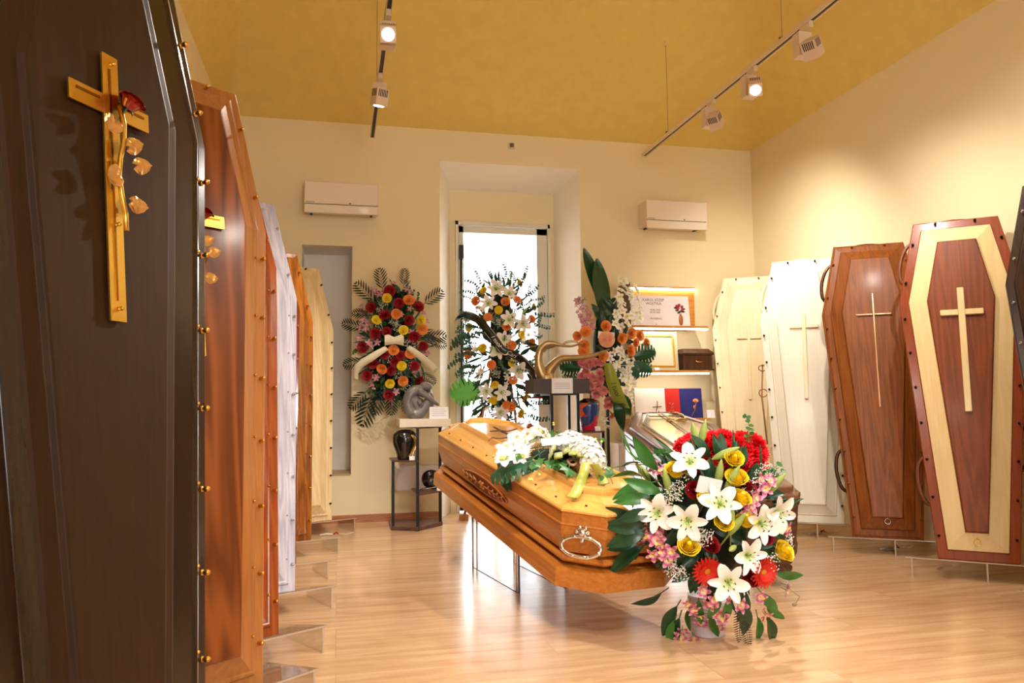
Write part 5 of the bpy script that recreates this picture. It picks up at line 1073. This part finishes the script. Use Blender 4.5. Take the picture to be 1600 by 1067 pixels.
B.many('rose', rO, Zd([(178, 275), (342, 280), (403, 270), (237, 368), (350, 428), (483, 382), (370, 532), (130, 583), (255, 648), (382, 735), (485, 762), (508, 597), (212, 955), (345, 885), (467, 1008), (483, 518), (370, 895)]), .85, .01, .3)
B.many('rose', rY, Zd([(219, 216), (414, 168), (300, 322), (487, 310), (140, 430), (425, 468), (212, 553), (383, 640), (278, 760), (268, 857), (445, 833), (415, 930)]), .8, .01, .3)
B.many('orchid', orW, Zd([(160, 550), (180, 560), (190, 700), (200, 680), (180, 720), (450, 490), (470, 470), (440, 510), (190, 310), (210, 320), (350, 720), (340, 760), (350, 690), (130, 390), (110, 380), (500, 460), (510, 540), (480, 640), (230, 900)]), 1.1, .01, .5)
for x, y in Zd([(290, 390), (310, 400), (280, 680), (290, 700), (400, 850), (420, 870), (260, 370)]): p, n = B.at(x, y, .0); B.put('babys_breath', breath, p, n, sc_=.9, kind='stuff')
for x, y, a in ((450, 320, 60), (260, 550, 70), (460, 760, 100), (215, 920, 80), (380, 190, 60)): X, Y = Zd([(x, y)])[0]; p, n = B.at(X, Y, .03); d = (AR*cos(R(a))-AD*sin(R(a))+n*.3).normalized(); B.put('lily_bud', bud, p-d*.06, d, sc_=.95, tilt=.05)
X, Y = Zd([(195, 800)])[0]; B.leaf('monstera_leaf', monsP, X, Y, 190, 1.5, .0, .1)
sash = mat('sash_black', (14, 22, 20), .3, 0, .3); silver = mat('sash_silver', (220, 220, 200), .4, .3)
o_, P_, W_v = world_ribbon(B, 'black_sash', Zd, [(85, 380, 60, .03), (130, 355, 80, .03), (190, 385, 60, .034), (250, 460, 40, .034), (320, 560, 45, .034), (410, 610, 55, .034), (480, 700, 40, .034), (500, 820, 0, .03)], 0, sash, .055, label='black sash with silver lettering')
q = MB()
for sgn in (-1, 1): q.tube([p+w_*.86*sgn-(B.inv.to_3x3() @ AF)*.004 for p, w_ in zip(P_, W_v)], .0022, 5)
q.build('sash_piping', silver, o_)
for fr_, body in ((.38, 'I tuoi'), (.62, 'Cari')):
    i = 3 if body == 'I tuoi' else 4; pA, pB = P_[i], P_[i+1]; mid = (pA+pB)/2-(B.inv.to_3x3() @ AF)*.012; d = (pB-pA).normalized(); z = (B.inv.to_3x3() @ -AF); z = (z-d*z.dot(d)).normalized()
    text('lettering', body, .05, silver, o_, axes(d, z.cross(d), z, mid), .0006, shear=.3)

# ---- orchid and orange rose spray with the tall leaves
Zr = lambda L_: px_list(880, 380, 3.44, L_); yr_ = 5.98
cr_ = on_y(950, 545, yr_)
t = thing('funeral_spray', 'spray of tall leaves, orange roses and white orchids beside the lit shelves', 'flower spray', Vector((cr_.x, yr_, 0)), 'standing funeral sprays')
q = MB(); q.tube([(0, .04, 0), (0, .04, cr_.z+.1)], .014, 10); q.tube([(-.18, -.1, .012), (0, .04, .05), (.18, -.1, .012)], .012, 8); q.tube([(0, .04, .05), (0, .26, .012)], .012, 8); q.build('easel', mat('easel_green', (24, 40, 28), .6), t)
q = MB(); q.ball((0, .03, cr_.z+.02), .15, 16, 10, sc=(.8, .6, 1.9)); q.build('foam_core', mat('foam_green', (16, 26, 16), .9), t)
B = Bunch(t, (cr_.x, yr_+.03, cr_.z+.02), (.27, .16, .47))
filler(B, 60, 915, 985, 470, 640, [('leaf', lfA), ('leaf', lfA)], -.05, .85)
def long_leaf(x, y, x2, y2, wid, me=lfBig, yy=yr_-.02, par=t, face=None):
    X, Y = Zr([(x, y)])[0]; X2, Y2 = Zr([(x2, y2)])[0]; a, b_ = on_y(X, Y, yy), on_y(X2, Y2, yy-.02); d = b_-a; l = d.length; d.normalize(); z = Vector(face or (.15, -1, .1)); z = (z-d*z.dot(d)).normalized()
    put('tall_leaf', me, par, par.matrix_world.inverted() @ (axes(d.cross(z), d, z, a) @ Matrix.Diagonal((wid, l/.42, 1, 1))))
long_leaf(215, 340, 122, 22, 1.25, yy=yr_+.02); long_leaf(220, 400, 192, 78, 1.55); long_leaf(215, 560, 250, 262, 1.9, face=(.5, -1, .2)); long_leaf(220, 600, 225, 350, 1.7); long_leaf(270, 800, 335, 1010, .95, yy=yr_-.1); long_leaf(310, 800, 372, 930, .8, yy=yr_-.08); long_leaf(285, 860, 325, 985, .8, yy=yr_-.12, face=(-.3, -1, 0))
random.seed(11)
B.many('orchid', orM, [(880+(95+random.uniform(-1, 1)*(28+abs(i-30)*.0)+i*.9)/3.44, 380+(300+i*3.2+random.uniform(-14, 14))/3.44) for i in range(52)], 1.0, .01, .6)
B.many('rose', rO, Zr([(125, 482), (92, 500), (220, 452), (118, 548), (305, 512), (347, 487), (390, 500), (370, 535), (420, 540), (343, 580), (208, 605), (115, 585)]), .95, .02, .3)
B.many('rose', rP, Zr([(222, 524)]), 1.15, .05, .05)
B.many('carnation', carP, Zr([(168, 640), (130, 655), (105, 640), (128, 690), (155, 722), (195, 697), (198, 728), (150, 765), (190, 765), (180, 805), (205, 640), (235, 830), (105, 715), (150, 640), (215, 790), (240, 860), (258, 905)]), .85, .01, .3)
B.many('orchid', orBig, Zr([(300, 225), (325, 285), (295, 340), (285, 395), (330, 400), (355, 350), (370, 250), (380, 310), (350, 300), (275, 435), (300, 450), (395, 410), (310, 330), (345, 395), (370, 380), (300, 265), (395, 350), (320, 240), (275, 380), (340, 270), (310, 370), (365, 420), (350, 340), (330, 440), (385, 270), (290, 300), (318, 215), (302, 205), (355, 300), (395, 380)]), 1.0, .02, .4)
B.many('orchid', orW, Zr([(270, 580), (300, 600), (330, 620), (350, 650), (290, 640), (265, 690), (320, 680), (340, 720), (330, 760), (350, 790), (345, 830), (250, 620), (280, 660), (310, 720), (300, 575), (340, 680), (355, 700), (325, 790), (255, 660), (240, 600), (360, 750), (355, 860), (230, 870), (225, 930), (235, 960), (350, 820)]), 1.35, .02, .5)
for x, y, a, s in ((95, 670, 180, 1.1), (90, 720, 195, .9), (380, 610, 10, 1.2), (380, 640, -25, 1.1), (110, 650, 160, .7), (350, 650, -50, .9)): X, Y = Zr([(x, y)])[0]; B.leaf('monstera_leaf', mons, X, Y, a, s, .0, .1)
X, Y = Zr([(226, 500)])[0]; p, n = B.at(X, Y, .045); q = MB(); q.box((-.07, 0, -.03), (.07, .001, .03)); k = q.build('card', mat('card_white', (244, 238, 240), .5), t, label='white gift card'); k.matrix_local = B.inv @ axes(AR, -AF.cross(AR).cross(AR), -AD, p) if False else B.inv @ (Matrix.Translation(p) @ Matrix.Rotation(.08, 4, 'Y'))
grn = mat('ribbon_olive', (150, 158, 44), .35, 0, 0, sheen=.3)
o_, P_, W_v = world_ribbon(B, 'olive_ribbon', Zr, [(228, 640, 0, .03), (245, 720, 8, .05), (270, 800, 8, .055), (302, 872, 8, .055)], 0, grn, .10, label='olive ribbon with dark lettering')
dk = mat('letter_dark', (24, 34, 14), .5); nf = (B.inv.to_3x3() @ -AF)
for i, body, s in ((1, 'I tuoi', .06), (2, 'Cari', .07)):
    pA, pB = P_[i], P_[i+1]; d = (pB-pA).normalized(); z = (nf-d*nf.dot(d)).normalized(); text('lettering', body, s, dk, o_, axes(d, z.cross(d), z, (pA+pB)/2+z*.012), .0006, shear=.3)

# ---- white spray on the golden coffin
Zc = lambda L_: px_list(760, 650, 6.667, L_); Gi = G.inverted(); hL = -.066
def lid_pt(X, Y, h=0.0): return on_plane(X, Y, G @ Vector((0, hL-h, 0)), G.to_3x3() @ Vector((0, -1, 0)))
orL = orchid_mesh('ol', [(.0, (190, 190, 90)), (.2, (228, 222, 216)), (1, (232, 226, 224))], .042, 5, .8); c0_ = lid_pt(*Zc([(700, 480)])[0]); upv = (G.to_3x3() @ Vector((0, -1, 0))).normalized()
t = thing('coffin_spray', 'white orchid and hydrangea spray with a lime ribbon lying on the golden oak coffin', 'flower spray', axes((G.to_3x3() @ Vector((1, 0, 0))), (G.to_3x3() @ Vector((0, 0, 1))), upv, c0_)); ti = t.matrix_world.inverted()
def lay(name, me, x, y, h, n=None, s=1.0, tilt=.3, **k):
    X, Y = Zc([(x, y)])[0]; p = lid_pt(X, Y, h); nn_ = upv*.8-AF*.6 if n is None else n; return put(name, me, t, ti @ aim(p, jig(nn_.normalized(), tilt), random.uniform(0, 6.28), s), **k)
q = MB(); q.ball((0, 0, .02), .09, 14, 8, sc=(1.1, 1.9, .35)); q.build('foam_core', mat('foam_green', (16, 26, 16), .9), t)
random.seed(23)
def lay_leaf(name, me, x, y, ang, h, s):
    X, Y = Zc([(x, y)])[0]; p = lid_pt(X, Y, h); d = (AR*cos(R(ang))-AD*sin(R(ang))); d = d-upv*d.dot(upv)*.8; d.normalize(); z = (upv-AF*.3); z = (z-d*z.dot(d)).normalized()
    return put(name, me, t, ti @ (axes(d.cross(z), d, z, p) @ Matrix.Diagonal((s, s, s, 1))))
for x, y, a, s in ((430, 480, 225, 1.15), (480, 440, 250, 1.2), (560, 450, 270, .9), (420, 430, 200, .9), (600, 420, 280, .8)): lay_leaf('monstera_leaf', mons, x, y, a, .03, s)
hyd = floret_ball_mesh('hyd', mat('hydrangea_white', (232, 226, 216), .6, var=.05), .05)
for x, y in ((880, 250), (960, 290), (1040, 320), (900, 300), (1080, 390), (820, 270), (1000, 370), (1100, 440)): lay('hydrangea', hyd, x, y+55, .055, s=1.15)
for x, y, s in ((190, 330, 1.5), (200, 420, 1.5), (230, 370, 1.3), (300, 230, 1.5), (350, 330, 1.4), (430, 190, 1.6), (550, 130, 1.4), (340, 400, 1.4), (290, 190, 1.2), (170, 400, 1.2), (500, 200, 1.3), (590, 150, 1.1), (380, 260, 1.2), (470, 150, 1.2), (620, 190, 1.0), (330, 280, 1.3), (390, 400, 1.1)):
    lay('orchid', orL, x, y+30, .045, s=s*.8, tilt=.5)
for x, y, s in ((270, 420, 1.2), (440, 270, 1.6), (690, 460, 1.0), (760, 520, 1.1), (860, 540, 1.4), (640, 510, 1.0), (590, 490, 1.0), (720, 200, 1.1), (650, 180, 1.2), (1130, 300, 1.0), (1200, 490, 1.1), (1270, 530, 1.1), (1290, 640, 1.0), (1240, 640, .9), (880, 580, .9), (800, 460, 1.0), (520, 540, .8), (1120, 250, .8), (740, 170, .9), (1190, 265, .8), (960, 210, .7), (680, 520, .8), (780, 560, .9), (1060, 560, .9)):
    lay('ivy_leaf', ivy, x, y, .05 if y < 560 else .02, s=s*1.25, tilt=.8)
for x, y in ((700, 90), (130, 360), (90, 470), (70, 420), (110, 460), (1140, 240), (1200, 265), (700, 70), (960, 210), (450, 660), (550, 610), (470, 660)):
    q_ = FM.get('button')
    if not q_: q = MB(); q.ball((0, 0, 0), .011, 10, 6, sc=(1, 1, .7)); q_ = FM['button'] = q.mesh('button_flower', mat('button_yellow', (214, 214, 110), .7, bump=.5, bscale=300))
    lay('button_flower', q_, x, y, .012 if x < 300 or y > 580 else .09, s=.65)
for x, y in ((520, 330), (560, 300), (460, 340), (600, 330), (640, 300)): lay('fern', fern, x, y, .04, s=1.2)
q = MB(); pts = [ti @ lid_pt(*Zc([(x, y)])[0], h) for x, y, h in ((80, 115, .015), (160, 160, .02), (240, 195, .02), (330, 250, .02))]; q.tube(pts, [.005, .006, .006, .005], 7)
pts = [ti @ lid_pt(*Zc([(x, y)])[0], h) for x, y, h in ((35, 158, .022), (130, 152, .026), (230, 158, .026), (320, 130, .03))]; q.tube(pts, [.003, .004, .004, .003], 7)
pts = [ti @ lid_pt(*Zc([(x, y)])[0], h) for x, y, h in ((20, 260, .012), (60, 225, .02), (140, 235, .02), (210, 225, .02), (250, 190, .03), (270, 180, .03))]; q.tube(pts, [.002, .003, .003, .003, .003, .002], 6); q.build('twig_cross', mat('twig_brown', (92, 52, 34), .7), t)
lime = mat('ribbon_lime', (172, 178, 70), .3, 0, 0, sheen=.3); olive = mat('ribbon_olive', (150, 158, 44), .35)
def band(name, pts, m_, th=.0015):
    P, Wv = [], []
    for x, y, h, a, hw_ in pts:
        X, Y = Zc([(x, y)])[0]; P.append(ti @ lid_pt(X, Y, h)); d = AR*cos(R(a))-AD*sin(R(a)); Wv.append(ti.to_3x3() @ (d*hw_))
    q = MB(); ribbon(q, P, Wv); o_ = q.build(name, m_, t); so = o_.modifiers.new('thick', 'SOLIDIFY'); so.thickness = th
band('ribbon_tail', [(1035, 480, .09, 0, .02), (1015, 590, .06, -8, .021), (975, 700, .02, -12, .022), (930, 800, .0, -15, .022), (890, 848, -.012, -8, .022)], lime)
band('ribbon_tail', [(1120, 498, .09, 5, .019), (1155, 560, .06, 10, .02), (1195, 640, .02, 12, .02), (1225, 708, .006, 12, .02)], lime)
for x, y, a in ((690, 330, 40), (830, 350, 20), (990, 390, -5), (670, 385, 60), (750, 400, 10), (900, 370, 0), (1040, 400, -10)):
    d = []
    for i in range(9): an = -2.6+5.2*i/8; d.append((x, y+14-34*cos(an), .075+.02*sin(an), a, .019))
    band('ribbon_loop', d, olive)
q = MB()
for k_ in range(3): q.tube([ti @ lid_pt(*Zc([(900+55*cos(2*pi*i/20)*(1-.15*k_), 470+35*sin(2*pi*i/20)*(1-.1*k_)+k_*8)])[0], .05) for i in range(20)], .005, 6, closed=True)
q.build('twig_ring', mat('rattan', (170, 130, 96), .7), t)
X, Y = Zc([(700, 262)])[0]; p = lid_pt(X, Y, .11); q = MB(); q.box((-.06, 0, -.018), (.075, .0012, .02)); k = q.build('card', mat('card_white', (244, 238, 240), .5), t, label='white card'); k.matrix_local = ti @ (axes(AR, (AF*.3-AD*.0+Vector((0, 0, -.9))).normalized().cross(AR).cross(AR)*1.0, (AF*.8-AD*.6).normalized(), p)) if False else ti @ (Matrix.Translation(p) @ Matrix.Rotation(-.08, 4, 'Y') @ Matrix.Rotation(-.5, 4, 'X'))
